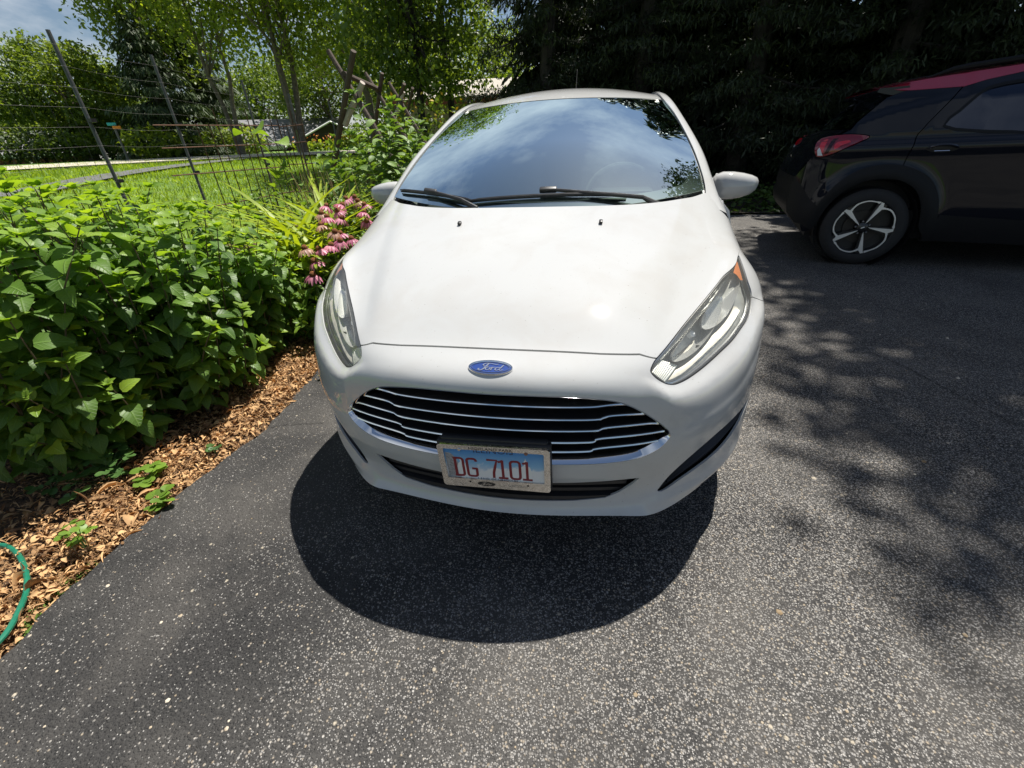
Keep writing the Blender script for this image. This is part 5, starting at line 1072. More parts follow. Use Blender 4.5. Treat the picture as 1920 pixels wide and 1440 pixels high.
# loose shrubs filling in beneath the far trees
def shrub(label, base, h, w, n, leaf, lm, seed, group='low shrubs along the far side of the lawn'):
    r = np.random.default_rng(seed); z0 = float(terrain(*base)); o = empty('shrub', (base[0], base[1], z0)); tag(o, label, 'shrub', group)
    q = unit(r.normal(size=(n, 3)))*(.35+.65*r.random((n, 1)))**.5*np.array([w, w, h*.55])+np.array([0, 0, h*.5]); q = q[q[:, 2] > .02]; m = len(q)
    V, F, A = scatter(T_TREE, q, unit(r.normal(size=(m, 3))), unit(r.normal(size=(m, 3))*.7+np.array([0, 0, 1])), leaf*(.6+.8*r.random(m))); obj('foliage', leaf_mesh('foliage', V, F, A, lm, smooth=False), o)
    st = MB(); [st.tube([(0, 0, -.05), (r.normal(0, w*.3), r.normal(0, w*.3), h*.6)], [.03, .012], 5) for _ in range(4)]; st.build('stem', bark_dk, o)
for k, (px, d, h, w, lm) in enumerate(((20, 34, 1.6, 1.6, L_DARK), (75, 33, 1.3, 1.5, L_PINE), (130, 32, 1.2, 1.3, L_DARK), (200, 33, 1.4, 1.4, L_DARK), (285, 29, 1.3, 1.2, L_MAPLE), (350, 30, 1.1, 1.3, L_DARK), (405, 32, 1.4, 1.3, L_DARK), (460, 31, 1.3, 1.2, L_PALE), (690, 32, 1.4, 1.5, L_DARK), (745, 24, 1.5, 1.3, L_MAPLE), (820, 19, 1.6, 1.2, L_DARK), (870, 19, 1.5, 1.2, L_DARK), (760, 14, 1.3, .9, L_DARK), (835, 13.5, 1.2, .9, L_DARK))):
    lab = ('dark shrub at the far left below the brick house', 'dark needle shrub below the low olive tree', 'rounded dark shrub left of the street signs', 'dark shrub just behind the street signs', 'bright green shrub right of the street signs', 'dark shrub at the foot of the lower pine', 'dark shrub between the pine and the slender maple', 'pale shrub left of the forked maple trunk', 'dark shrub beyond the road behind the trellis', 'bright shrub behind the second pair of trellis poles', 'dark shrub right of the slim dark trunk', 'dark shrub at the corner of the tan house', 'dark shrub close behind the tall milkweed', 'dark shrub beside the left corner of the white car roof')[k]
    shrub(lab, tb(px, 275, d), h, w, 900, .20 if d > 22 else .12, lm, 100+k)

# =================================================================== HOUSES, SIGN
def gable_house(label, c, rz, w, d, eave, ridge, z0, wall_m, roof_m, trim_m, over=.45, name='house', windows=()):
    h = empty(name, (c[0], c[1], z0), rz); tag(h, label, 'house')
    MB().box((0, 0, eave/2), (w, d, eave)).build('wall', wall_m, h, smooth=False)
    for s in (1, -1):
        MB().add([(-w/2-over, s*(d/2+over), eave-.12), (w/2+over, s*(d/2+over), eave-.12), (w/2+over, 0, ridge), (-w/2-over, 0, ridge), (-w/2-over, s*(d/2+over), eave-.0), (w/2+over, s*(d/2+over), eave), (w/2+over, 0, ridge+.14), (-w/2-over, 0, ridge+.14)], [(0, 1, 2, 3), (4, 7, 6, 5), (0, 4, 5, 1), (1, 5, 6, 2), (0, 3, 7, 4)]).build('roof', roof_m, h, smooth=False)
        MB().box((0, s*(d/2+over+.012), eave-.05), (w+2*over, .02, .22)).build('fascia', trim_m, h, smooth=False)
        MB().add([(s*(w/2-.01), -d/2, eave), (s*(w/2-.01), d/2, eave), (s*(w/2-.01), 0, ridge-.05)], [(0, 1, 2)]).build('gable', wall_m, h, smooth=False)
        for e in (1, -1):
            a = Vector((s*(w/2+over+.01), e*(d/2+over), eave)); b = Vector((s*(w/2+over+.01), 0, ridge+.02)); MB().tube([a, b], .06, 4).build('barge_board', trim_m, h, smooth=False)
    for (x, z, ww, hh, face) in windows:
        if face == 'f': f = MB().box((x, -d/2-.01, z), (ww, .06, hh)).build('window', trim_m, h, smooth=False); MB().box((x, -d/2-.045, z), (ww-.18, .02, hh-.18)).build('pane', mat('house_pane', (.03, .035, .04), rough=.1), f, smooth=False)
        else: f = MB().box((w/2+.01, x, z), (.06, ww, hh)).build('window', trim_m, h, smooth=False); MB().box((w/2+.045, x, z), (.02, ww-.18, hh-.18)).build('pane', mat('house_pane', (.03, .035, .04), rough=.1), f, smooth=False)
    return h
shingle = mat('grey_shingle', (.23, .23, .235), rough=.9, var=.25, var_scale=4.); brick = mat('shaded_brick', (.12, .055, .038), rough=.9, var=.3, var_scale=6.); wt = mat('white_trim', (.72, .72, .70), rough=.6)  # brick colour darkened for the shade on the walls
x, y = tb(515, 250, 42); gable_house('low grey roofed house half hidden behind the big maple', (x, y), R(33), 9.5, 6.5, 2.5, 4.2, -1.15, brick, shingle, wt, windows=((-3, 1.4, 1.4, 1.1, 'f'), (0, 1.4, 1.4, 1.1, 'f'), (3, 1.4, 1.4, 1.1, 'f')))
x, y = tb(622, 255, 40); gable_house('dark gabled house wing with white fascia beside the trellis', (x, y), R(122), 6.0, 5.5, 2.3, 3.7, -1.0, mat('dark_siding', (.05, .04, .035), rough=.9), shingle, wt, windows=((0, 1.3, 1.5, 1.2, 'f'),))
tan = mat('tan_stucco', (.42, .33, .25), rough=.9, var=.15, var_scale=3.)
x, y = tb(900, 190, 23); gable_house('tan house with red brown eaves seen behind the car roof', (x, y), R(8), 5.2, 5.0, 2.5, 3.25, .15, tan, mat('pale_roof', (.46, .42, .36), rough=.9, var=.2, var_scale=5.), mat('red_eaves', (.22, .06, .045), rough=.7), over=.5, windows=((1.4, 1.6, 1.0, 1.1, 'f'),))
x, y = tb(30, 288, 47); gable_house('distant brick house with grey roof at the left edge', (x, y), R(50), 7, 6, 2.3, 3.6, -.75, mat('red_brick', (.26, .12, .075), rough=.9), shingle, wt, windows=((1, 1.3, 1.2, 1., 'f'),))
x, y = tb(240, 298, 25); sgn = empty('street_sign', (x, y, float(terrain(x, y)))); tag(sgn, 'street sign post carrying one teal and one orange blade', 'sign')
MB().tube([(0, 0, -.1), (0, 0, 1.22)], .04, 8).build('post', mat('sign_post', (.12, .12, .12), rough=.5, metal=.6), sgn)
MB().box((-.07, 0, 1.27), (.28, .02, .10), Matrix.Rotation(R(40), 3, 'Z'), bev=.004).build('teal_blade', mat('teal_sign', (.04, .45, .42), rough=.5), sgn)
MB().box((.11, 0, 1.15), (.26, .02, .10), Matrix.Rotation(R(50), 3, 'Z'), bev=.004).build('orange_blade', mat('orange_sign', (.85, .30, .02), rough=.5), sgn)

# =================================================================== PLANTING BED
# leaf litter and shredded bark
def litter():
    r = np.random.default_rng(3); n = 40000
    x = -1.38-np.abs(r.normal(0, .30, n))-r.random(n)*.12; x = np.where(r.random(n) < .3, r.uniform(-2.6, -1.4, n), x); y = r.uniform(-1.6, 3.2, n)
    edge = np.interp(y, ey, ex); x = np.where(x > edge-.004, np.where(r.random(n) < .04, edge+np.abs(r.normal(0, .03, n)), edge-.004-r.random(n)*.06), x)
    P = np.stack([x, y, np.where(x > edge, .016, 0)-.012+.030*r.random(n)**2+.018*np.clip((edge-x)*3, 0, 1)], 1); d = unit(np.concatenate([r.normal(size=(n, 2)), r.normal(0, .22, (n, 1))], 1)); up = unit(r.normal(size=(n, 3))*.42+np.array([0, 0, 1]))
    s = r.lognormal(-4.4, .55, n); flat = np.where(r.random(n) < .62, r.uniform(.18, .45, n), r.uniform(.7, 1.4, n)); sz = np.stack([s*np.where(flat < .6, 1.5, 1.), s*flat, s*r.uniform(.2, 2., n)], 1)
    T = leaf_template([.08, .30, .36, .26, .06], fold=.2, droop=.2, curl=.15)
    V, F, A = scatter(T, P, d, up, sz); m = leaf_mat('leaf_litter', (.38, .19, .078), hue=(.64, .40, .19), trans=.12, var=.62, vscale=14., rough=.8, back=(1.3, .9, .5))
    o = obj('leaf_litter', leaf_mesh('leaf_litter', V, F, A, m, smooth=False)); tag(o, 'shredded brown leaf mulch along the edge of the driveway', None, None, 'stuff')
litter()
def grit():
    r = np.random.default_rng(9); n = 900; x = r.uniform(-1.35, 3, n); y = r.uniform(-1.1, 3, n); P = np.stack([x, y, np.full(n, .001)], 1)
    V0 = np.array([(1, 0, 0), (.3, .8, 0), (-.8, .5, 0), (-.7, -.6, 0), (.4, -.9, 0), (.1, 0, .75)], np.float32); F0 = np.array([(0, 1, 5), (1, 2, 5), (2, 3, 5), (3, 4, 5), (4, 0, 5)], np.int32)
    s = r.lognormal(-5.9, .42, n)*np.where(r.random(n) < .05, 2.4, 1.); a = r.random(n)*6.28; V, F, A = scatter((V0, F0, V0*0), P, np.stack([np.cos(a), np.sin(a), 0*a], 1), np.tile([0, 0, 1.], (n, 1)), s)
    o = obj('grit', leaf_mesh('grit', V, F, A, leaf_mat('grit_stone', (.36, .25, .13), hue=(.58, .52, .42), trans=0., var=.45, vscale=30., rough=.8), smooth=False)); tag(o, 'loose pale grit scattered over the asphalt', None, None, 'stuff')
grit()
M_HYS = veined('hyssop_leaf', (.085, .19, .030), (.17, .29, .065), .42, rough=.45, var=.34, hue=(.15, .275, .038), vscale=2.5)
M_HYS_NEW = veined('hyssop_tip_leaf', (.19, .34, .035), (.28, .42, .08), .46, rough=.45, var=.2, hue=(.29, .43, .042), vscale=2.5)
M_STEM = mat('green_stem', (.075, .13, .035), rough=.6); M_STEM_B = mat('brown_stem', (.10, .075, .04), rough=.8)
def leafy_plants(name, label, group, stems_by_plant, T, m, m_new, parts_per=60, stem_m=M_STEM, leaf_rng=(.06, .10), gap=.075, new_top=2, petiole=.02, cat='plant', tilt=-.25, rosette=True, start=.12):
    """stems_by_plant: list of plants, each a list of (base xyz, tip xyz). Opposite pairs of leaves turn by 90 degrees up each stem."""
    r = np.random.default_rng(len(name)*7+3); cam_p = np.array(CAM); data = {}
    for pi, stems in enumerate(stems_by_plant):
        base = np.mean([s[0] for s in stems], 0); o = empty(name, tuple(base)); tag(o, label if isinstance(label, str) else label[pi], cat, group)
        P = []; D = []; U = []; S = []; New = []
        sm = MB()
        for b, t in stems:
            b = np.array(b, float); t = np.array(t, float); L_ = np.linalg.norm(t-b); bow = r.normal(0, .05, 3)*L_*np.array([1, 1, 0]); k = max(3, int(L_/gap)); ph = r.random()*6.28
            cur = lambda s: b+(t-b)*s+bow*4*s*(1-s)
            sm.tube([cur(s)-base for s in np.linspace(0, 1, 6)], [.0048, .0045, .004, .0035, .003, .002], 5, cap=False)
            tan_ = unit((t-b)[None])[0]; e1 = np.cross(tan_, [0, 1., .1]); e1 /= np.linalg.norm(e1); e2 = np.cross(tan_, e1)
            for i in range(1, k+1):
                s = start+(1-start)*i/k; q = cur(min(1, s)); a = ph+i*1.5708+r.normal(0, .15); fr = i/k
                for sg_ in (1, -1):
                    dv = (e1*math.cos(a)+e2*math.sin(a))*sg_; young = i > k-new_top; up_t = (.55 if young else tilt+r.normal(0, .22))
                    dd = dv+tan_*up_t; dd = dd/np.linalg.norm(dd); size = r.uniform(*leaf_rng)*(.55+.45*min(1, (1-fr)*5+.15) if young else 1.)*(1 if fr > .25 else .8)
                    P.append(q+dd*petiole); D.append(dd+np.array([0, 0, -.05])); U.append(tan_+r.normal(0, .28, 3)); S.append(size); New.append(young)
            if rosette:
                for j in range(6):
                    a = ph+j*1.05; dv = e1*math.cos(a)+e2*math.sin(a); P.append(t+tan_*.005); D.append(dv*.9+tan_*(.7+.5*r.random())); U.append(tan_*.6-dv); S.append(r.uniform(*leaf_rng)*(.34+.28*r.random())); New.append(True)
        sm.build('stem', stem_m, o)
        P = np.array(P); D = unit(np.array(D)); U = unit(np.array(U)); S = np.array(S); New = np.array(New)
        see = S/np.linalg.norm(P-cam_p, axis=1)*(1+.5*(D@np.array([0, 0, 1.])))*np.where(P[:, 2] > .25, 1, .7); see[New] *= .8; front = unit(cam_p-P); see *= .6+.4*np.abs((U*front).sum(1))
        order = np.argsort(-see); sel = order[:parts_per]; rest = order[parts_per:]
        dn, sn, nn = frames(D[sel], U[sel])
        for j, i in enumerate(sel):
            key = (int(New[i]), int(i) % 3)
            if key not in data:
                V, F, A = T; V = V.copy(); V[:, 2] += .05*np.sin(V[:, 0]*5+key[1]*2)*np.abs(V[:, 1]); V[:, 1] *= (1, .9, 1.08)[key[1]]; data[key] = leaf_mesh('leaf', V, F, A, m_new if New[i] else m)
            lo = bpy.data.objects.new('leaf', data[key]); col.objects.link(lo); lo.parent = o
            M_ = Matrix(((dn[j][0], sn[j][0], nn[j][0], 0), (dn[j][1], sn[j][1], nn[j][1], 0), (dn[j][2], sn[j][2], nn[j][2], 0), (0, 0, 0, 1))) @ Matrix.Scale(float(S[i]), 4); M_.translation = Vector(P[i]-base); lo.matrix_local = M_
        for flag, mm in ((False, m), (True, m_new)):
            k = rest[New[rest] == flag]
            if len(k): V, F, A = scatter(T, P[k]-base, D[k], U[k], S[k]); f = obj('foliage', leaf_mesh('foliage', V, F, A, mm), o); tag(f, kind='stuff')
r = np.random.default_rng(21); plants = []; hys_labels = []; front_row = {}
cells = [(x, y) for y in np.arange(.30, 2.25, .36) for x in np.arange(-3.75, -1.72, .36)]
FRONT = lambda y: np.interp(y, [.1, .2, .35, .5, .75, 1.1, 1.5, 2.0, 2.3], [-2.10, -1.95, -1.85, -1.79, -1.76, -1.79, -1.90, -2.02, -2.2])
for (cx, cy) in cells:
    st = []
    n = 10 if cx > -2.6 else 7
    if cx > FRONT(cy)+.12: continue
    for _ in range(n):
        bx = cx+r.normal(0, .12); by = max(.18+r.random()*.1, cy+r.normal(0, .12)); bx = min(bx, FRONT(by)-r.random()*.10); edge = np.clip((bx-FRONT(by)+.38)/.35, 0, 1); near_ = np.clip((.55-by)/.35, 0, 1)
        h = (np.interp(by, [0, .6, 1.1, 1.5, 1.9, 2.3], [1.14, 1.13, 1.05, .84, .58, .46]) if bx > -2.45 else np.interp(by, [0, .6, 1.4, 1.9, 2.3], [1.14, 1.13, 1.02, .84, .66]))*(1-.12*max(edge, near_*.8))+r.normal(0, .06)
        st.append(((bx, by, -.01), (bx+edge*.15+r.normal(0, .07), by+r.normal(0, .07)-near_*.16, h)))
        if max(edge, near_) > .3 and r.random() < .95:
            for q in range(2): st.append(((bx+.02*edge, by, .0), (bx+edge*(.05+.18*r.random())+r.normal(0, .05), by+r.normal(0, .08)-near_*(.05+.16*r.random()), h*r.uniform(.22, .84))))
    plants.append(st); hys_labels.append('hyssop clump in the crowded middle and rear rows of the bed'); front_row[round(cy, 2)] = len(plants)-1
ORD = ('farthest', 'second farthest', 'third farthest', 'fourth farthest', 'fifth farthest', 'sixth farthest', 'nearest')
for j, cy in enumerate(sorted(front_row, reverse=True)): hys_labels[front_row[cy]] = 'front hyssop clump hanging over the mulch, %s along the edge from the viewer' % ORD[min(j, 6)]
leafy_plants('hyssop_plant', hys_labels, 'clumps of the dense hyssop bed', plants, T_HYSSOP, M_HYS, M_HYS_NEW, parts_per=46, leaf_rng=(.066, .122), gap=.056, stem_m=M_STEM_B)

# small weeds on the mulch
M_WEED = leaf_mat('weed_leaf', (.10, .20, .028), hue=(.20, .33, .04), trans=.35, vscale=8.); M_WEED_D = leaf_mat('weed_dark_leaf', (.055, .13, .035), hue=(.10, .20, .05), trans=.3, vscale=8.)
def weed(label, px, n, spread, h, size, m, seed):
    r = np.random.default_rng(seed); c = hit_plane(*px, 2, 0.); o = empty('weed', (c.x, c.y, 0)); tag(o, label, 'weed'); st = MB(); me = leaf_mesh('leaf', *T_ROUND, m)
    for k in range(n):
        a = r.random()*6.28; q = Vector((math.cos(a)*spread*r.random(), math.sin(a)*spread*r.random()*1.3, h*(.4+.7*r.random()))); st.tube([(0, 0, -.01), q*.6+Vector((0, 0, .01)), q], [.0016, .0012, .001], 4, cap=False)
        for j in range(3):
            b = a+(j-1)*1.5+r.normal(0, .2); lo = bpy.data.objects.new('leaf', me); col.objects.link(lo); lo.parent = o; lo.location = q; lo.rotation_euler = (r.normal(0, .25), r.normal(-.05, .2), b); s = size*(.75+.5*r.random()); lo.scale = (s, s, s)
    st.build('stem', M_STEM, o)
weed('round leaved dark green weed spreading from under the hyssop', (205, 900), 26, .13, .11, .036, M_WEED_D, 1)
weed('three leaved blue green seedling left of the spreading weed', (100, 930), 6, .05, .10, .034, M_WEED_D, 2)
weed('bright yellow green weed beside a curled brown leaf', (285, 905), 8, .05, .07, .044, M_WEED, 3)
weed('small low green weed close to the asphalt edge', (298, 945), 6, .05, .04, .038, M_WEED, 4)
weed('thin yellow green weed standing alone on the mulch', (165, 1030), 9, .045, .13, .026, M_WEED, 5)
weed('tiny weed at the foot of the hyssop near the bumper', (405, 850), 5, .03, .04, .026, M_WEED_D, 6)
weed('small sprig on the asphalt edge beside the front wheel', (608, 712), 2, .02, .03, .03, M_WEED, 8)

# garden hose
hp = [hit_plane(-60, 1040, 2, .02), hit_plane(0, 1022, 2, .022), hit_plane(32, 1038, 2, .024), hit_plane(48, 1070, 2, .024), hit_plane(50, 1105, 2, .022), hit_plane(40, 1135, 2, .022), hit_plane(18, 1178, 2, .02), hit_plane(-10, 1212, 2, .018), hit_plane(-60, 1260, 2, .018)]
hp = smooth_poly(np.array([tuple(p) for p in hp]), closed=False, sub=6); tag(MB().tube([Vector(p) for p in hp], .0085, 10).build('garden_hose', mat('hose_green', (.012, .17, .10), rough=.35, var=.3, var_scale=40., coat=.2), None), 'dark green garden hose curling over the mulch', 'hose')

# daylily leaves
M_LILY = leaf_mat('daylily_leaf', (.17, .27, .022), hue=(.38, .47, .035), trans=.38, vscale=5.)
for k, (lx, ly, n, h, lab) in enumerate(((-1.98, 2.30, 60, .78, 'arching yellow green daylily clump left of the coneflowers'), (-2.10, 2.75, 60, .92, 'yellow green daylily clump behind the lowest coneflowers'), (-2.42, 2.62, 60, .92, 'daylily clump at the right end of the hyssop bed'), (-2.40, 3.10, 55, 1.0, 'daylily clump with yellowing blades below the dry grass'), (-2.20, 2.30, 55, .80, 'daylily clump crowding the end of the hyssop bed'))):
    r = np.random.default_rng(60+k); o = empty('daylily', (lx, ly, 0)); tag(o, lab, 'plant')
    me = leaf_mesh('blade', T_BLADE[0]*[1, 1.5, 1], T_BLADE[1], T_BLADE[2], M_LILY)
    for j in range(n):
        a = r.random()*6.28; lo = bpy.data.objects.new('blade', me); col.objects.link(lo); lo.parent = o; lo.location = (r.normal(0, .05), r.normal(0, .05), 0); lo.rotation_euler = (r.normal(0, .1), -R(r.uniform(55, 82)), a); s = h*r.uniform(.75, 1.35); lo.scale = (s, s, s*.8)

# coneflowers
M_PET = leaf_mat('coneflower_petal', (.62, .17, .31), hue=(.76, .35, .44), trans=.3, vscale=9., back=(1.2, .7, .9)); M_PET_F = leaf_mat('faded_petal', (.55, .30, .24), hue=(.66, .42, .30), trans=.3, vscale=9., back=(1.1, .9, .8))
M_CONE = mat('flower_cone', (.16, .035, .012), rough=.8, var=.5, var_scale=300., var_color=(.30, .12, .02), bump=1., bump_scale=400.)
T_PET = leaf_template([.10, .17, .18, .15, .06], fold=.1, droop=.55)
petals = {}
for nm, m in (('p', M_PET), ('f', M_PET_F)):
    a = np.linspace(0, 2*np.pi, 14, endpoint=False)+.1; V, F, A = scatter(T_PET, np.stack([np.cos(a)*.010, np.sin(a)*.010, 0*a], 1), np.stack([np.cos(a), np.sin(a), 0*a-.25], 1), np.tile([0, 0, 1.], (14, 1)), np.full(14, .044)*(1+.12*np.sin(np.arange(14)*2.3))); petals[nm] = leaf_mesh('petals', V, F, A, m)
cone_me = MB().lathe([(-.004, .010), (.0, .0165), (.008, .0175), (.016, .014), (.022, .008), (.024, .0005)], 14, (0, 0, 1)); cone_me = mesh_data('cone', cone_me.V, cone_me.F, M_CONE)
FLW = [(940, 780, 'p', -1.95), (1010, 765, 'p', -1.98), (1095, 830, 'p', -1.78), (1090, 893, 'p', -1.72), (1112, 968, 'p', -1.62), (775, 842, 'p', -1.95), (870, 885, 'p', -1.85), (780, 935, 'p', -1.82), (905, 945, 'p', -1.78), (730, 1003, 'f', -1.85), (845, 1060, 'f', -1.72), (893, 1075, 'p', -1.70), (890, 1135, 'p', -1.66), (985, 1118, 'p', -1.62), (812, 1172, 'p', -1.68), (592, 1200, 'f', -1.74), (715, 1207, 'p', -1.68), (672, 1310, 'p', -1.66), (660, 1425, 'p', -1.60), (905, 832, 'p', -1.88), (732, 905, 'f', -1.9), (1040, 800, 'f', -1.85)]
lab_f = ['topmost pink coneflower, left of a pair above the mirror line', 'top pink coneflower, right of the pair', 'pink coneflower just below the door mirror', 'pink coneflower close beside the bonnet edge below the mirror', 'half hidden pink coneflower against the bonnet edge', 'pink coneflower at the upper left of the group', 'upper of two stacked pink coneflowers in mid group', 'broad pink coneflower at mid left of the group', 'lower of two stacked pink coneflowers in mid group', 'pale drooping coneflower left of the pink ones', 'faded coneflower behind the lower middle bunch', 'pink coneflower in the heart of the lower middle bunch', 'large pink coneflower at the front of the lower middle bunch', 'pink coneflower at the right of the lower middle bunch', 'small pink coneflower left below the middle bunch', 'faded tan coneflower at the left end of the flower group', 'pink coneflower third from the bottom', 'pink coneflower second lowest beside the headlight', 'lowest pink coneflower beside the headlight', 'small pink coneflower between the top pair and the mid group', 'faded coneflower left of the broad pink one', 'faded coneflower right of the top pair']
for k, (zx, zy, kind, wx) in enumerate(FLW):
    px, py = zx/4.5+440, zy/4.5+200; p = hit_plane(px, py, 0, wx); r = np.random.default_rng(200+k)
    o = empty('coneflower', (p.x+r.normal(0, .05), p.y+r.normal(0, .05), 0)); b = Vector(o.location)
    tag(o, lab_f[k], 'flower', 'coneflowers beside the car')
    top = p-b; MB().tube([(0, 0, -.01), Vector((top.x*.2, top.y*.2, top.z*.5)), top], [.003, .0025, .002], 5, cap=False).build('stem', M_STEM, o)
    h = empty('flower_head', top, parent=o); h.rotation_euler = (r.normal(0, .22), r.normal(0, .22), r.random()*6); h.scale = (1.25,)*3
    obj('petals', petals[kind], h); c = obj('cone', cone_me, h)
    for j in range(5):
        a = r.random()*6.28; lo = obj('leaf', data_leaf if False else bpy.data.meshes.get('leaf'), o); z = top.z*r.uniform(.1, .75); lo.location = (top.x*.2, top.y*.2, z); lo.rotation_euler = (0, .2, a); lo.scale = (.10, .06, .1)

# tall milkweed and mixed perennials behind
M_MILK = veined('milkweed_leaf', (.10, .20, .04), (.22, .30, .10), .30, rough=.5, var=.25, hue=(.18, .30, .05), vscale=2.5, lat=60.)
r = np.random.default_rng(33)
def clump(px, py, Y, ht, n, sp):
    q = hit_plane(px, py, 1, Y); return [((q.x+r.normal(0, sp), Y+r.normal(0, sp), .0), (q.x+r.normal(0, sp*1.7), Y+r.normal(0, sp*1.7), ht*r.uniform(.84, 1.05))) for _ in range(n)]
mk = [clump(722, 250, 3.9, 1.62, 6, .09), clump(690, 270, 4.3, 1.42, 6, .12), clump(760, 270, 4.0, 1.42, 6, .10), clump(640, 280, 4.6, 1.30, 5, .12), clump(785, 300, 3.6, 1.20, 6, .09), clump(665, 300, 3.9, 1.15, 5, .12), clump(735, 310, 3.5, 1.12, 6, .12)]
leafy_plants('milkweed', ['tallest milkweed clump, between the trellis pairs', 'milkweed clump just left of the tallest one', 'milkweed clump just right of the tallest one', 'leftmost milkweed clump at the foot of the crossed poles', 'low milkweed clump nearest the car windscreen', 'shorter milkweed clump in front of the leaning pole', 'short milkweed clump just above the door mirror'], 'tall milkweed clumps', mk, T_BROAD, M_MILK, M_MILK, parts_per=60, leaf_rng=(.12, .17), gap=.085, new_top=3, cat='plant', tilt=.35, rosette=True, start=.2)
M_PER = leaf_mat('perennial_leaf', (.09, .18, .03), hue=(.19, .31, .04), trans=.32, vscale=3.)
pr = [clump(px, py, Y, h, 9, .12) for px, py, Y, h in ((640, 385, 3.3, .80), (670, 380, 3.1, .84), (700, 380, 3.0, .80), (720, 360, 3.2, .86), (620, 350, 4.2, .86), (660, 350, 3.9, .90), (575, 470, 2.3, .48), (610, 500, 2.1, .42), (650, 470, 2.3, .50), (630, 430, 2.6, .62), (690, 420, 2.6, .66), (560, 520, 1.9, .34), (590, 550, 1.75, .28), (615, 560, 1.7, .28), (500, 370, 3.3, .85), )]
leafy_plants('perennial', 'bushy green perennial filling the bed around the coneflowers', 'bushy perennials around the coneflowers', pr, T_BROAD, M_PER, M_PER, parts_per=26, leaf_rng=(.06, .11), gap=.05, new_top=2, cat='plant', tilt=.25, start=.1)
M_DRY = leaf_mat('dry_stalk', (.42, .30, .14), hue=(.60, .46, .25), trans=.2, vscale=9.)
for k, (px, py, Y, h, n) in enumerate(((590, 330, 3.3, 1.10, 14), (612, 345, 3.2, 1.0, 12), (640, 335, 3.5, 1.10, 10), (560, 350, 3.4, .95, 10), (700, 360, 3.1, .98, 8))):
    q = hit_plane(px, py, 1, Y); o = empty('dry_grass', (q.x, Y, 0)); tag(o, 'sheaf of dry tan grass stalks standing behind the coneflowers', 'grass', 'dry grass sheaves'); rr_ = np.random.default_rng(80+k)
    for j in range(n):
        b = Vector((rr_.normal(0, .05), rr_.normal(0, .05), 0)); t = Vector((rr_.normal(-.05, .16), rr_.normal(0, .12), h*rr_.uniform(.75, 1.1))); MB().tube([b, (b+t)/2+Vector((rr_.normal(0, .02), 0, .02)), t], [.003, .0022, .0012], 4, cap=False).build('stalk', M_DRY, o)

# =================================================================== FENCE, CAGE, TRELLIS
M_POST = mat('fence_post', (.11, .115, .12), rough=.6, metal=.3, var=.3, var_scale=10.); M_WIRE = mat('wire', (.10, .095, .09), rough=.6, metal=.3); M_RUST = mat('rusty_rod', (.14, .065, .035), rough=.85, var=.5, var_scale=30.)
fe = empty('wire_fence', (-4.4, 2.9, 0)); tag(fe, 'tall wire deer fence on grey stakes behind the hyssop bed', 'fence')
fo = Vector((-4.4, 2.9, 0))
posts = [(-4.1, .6, 2.35), (-4.37, 2.91, 2.2), (-4.64, 4.12, 2.2), (-5.0, 5.9, 2.15), (-5.3, 7.4, 2.1), (-5.6, 9.2, 2.1), (-5.9, 11.5, 2.1)]
for x, y, h in posts:
    MB().tube([Vector((x, y, -.1))-fo, Vector((x, y, h))-fo], .016, 8).build('post', M_POST, fe)
    for z in (.55, 1.05, 1.55): MB().box(Vector((x+.03, y, z))-fo, (.05, .05, .03)).build('clip', black_pl, fe)
wm = MB()
for (a, b) in zip(posts[:-1], posts[1:]):
    A_, B_ = Vector((a[0]+.03, a[1], 0))-fo, Vector((b[0]+.03, b[1], 0))-fo
    for z in list(np.arange(.12, 1.0, .10))+list(np.arange(1.05, min(a[2], b[2])-.05, .15)):
        P = [A_.lerp(B_, t)+Vector((0, 0, z-.02*math.sin(math.pi*t))) for t in np.linspace(0, 1, 6)]; wm.tube(P, .0007, 3, cap=False)
    n_ = int((B_-A_).length/.16)
    for k in range(n_): q = A_.lerp(B_, k/n_); wm.tube([q+Vector((0, 0, .05)), q+Vector((0, 0, min(a[2], b[2])-.1 if a is posts[0] else 1.05))], .0014, 3, cap=False)
w_ = wm.build('wire_mesh', M_WIRE, fe, smooth=False); tag(w_, kind='stuff')
cg = empty('wire_cage', (-3.2, 3.2, 0)); tag(cg, 'rusty rod cage standing beside the grey fence stakes', 'plant support'); co = Vector((-3.2, 3.2, 0))
c0, c1, c2 = Vector((-3.25, 2.47, 0)), Vector((-3.18, 3.92, 0)), Vector((-2.75, 3.72, 0))
for a, b, n_ in ((c0, c1, 13), (c1, c2, 5)):
    for z in (1.46, 1.30, 1.10, .82): MB().tube([a-co+Vector((0, 0, z)), b-co+Vector((0, 0, z+rng.normal(0, .012)))], .0050, 5).build('rod', M_RUST, cg)
    for k in range(n_+1):
        if a is c0 and k < 4: continue
        q = a.lerp(b, k/n_)-co; MB().tube([q, q+Vector((rng.normal(0, .015), rng.normal(0, .015), 1.48 if k % 3 else 1.60))], .0046, 5).build('rod', M_RUST, cg)
sq = empty('squash_vine', (-2.95, 3.85, 0)); tag(sq, 'squash vine with big bright leaves climbing the rusty cage', 'plant'); so = Vector((-2.95, 3.85, 0))
me = leaf_mesh('leaf', *T_SQUASH, veined('squash_leaf', (.14, .26, .03), (.25, .36, .09), .38, hue=(.24, .38, .04), vscale=4.))
vine = [Vector((0, 0, 0))]
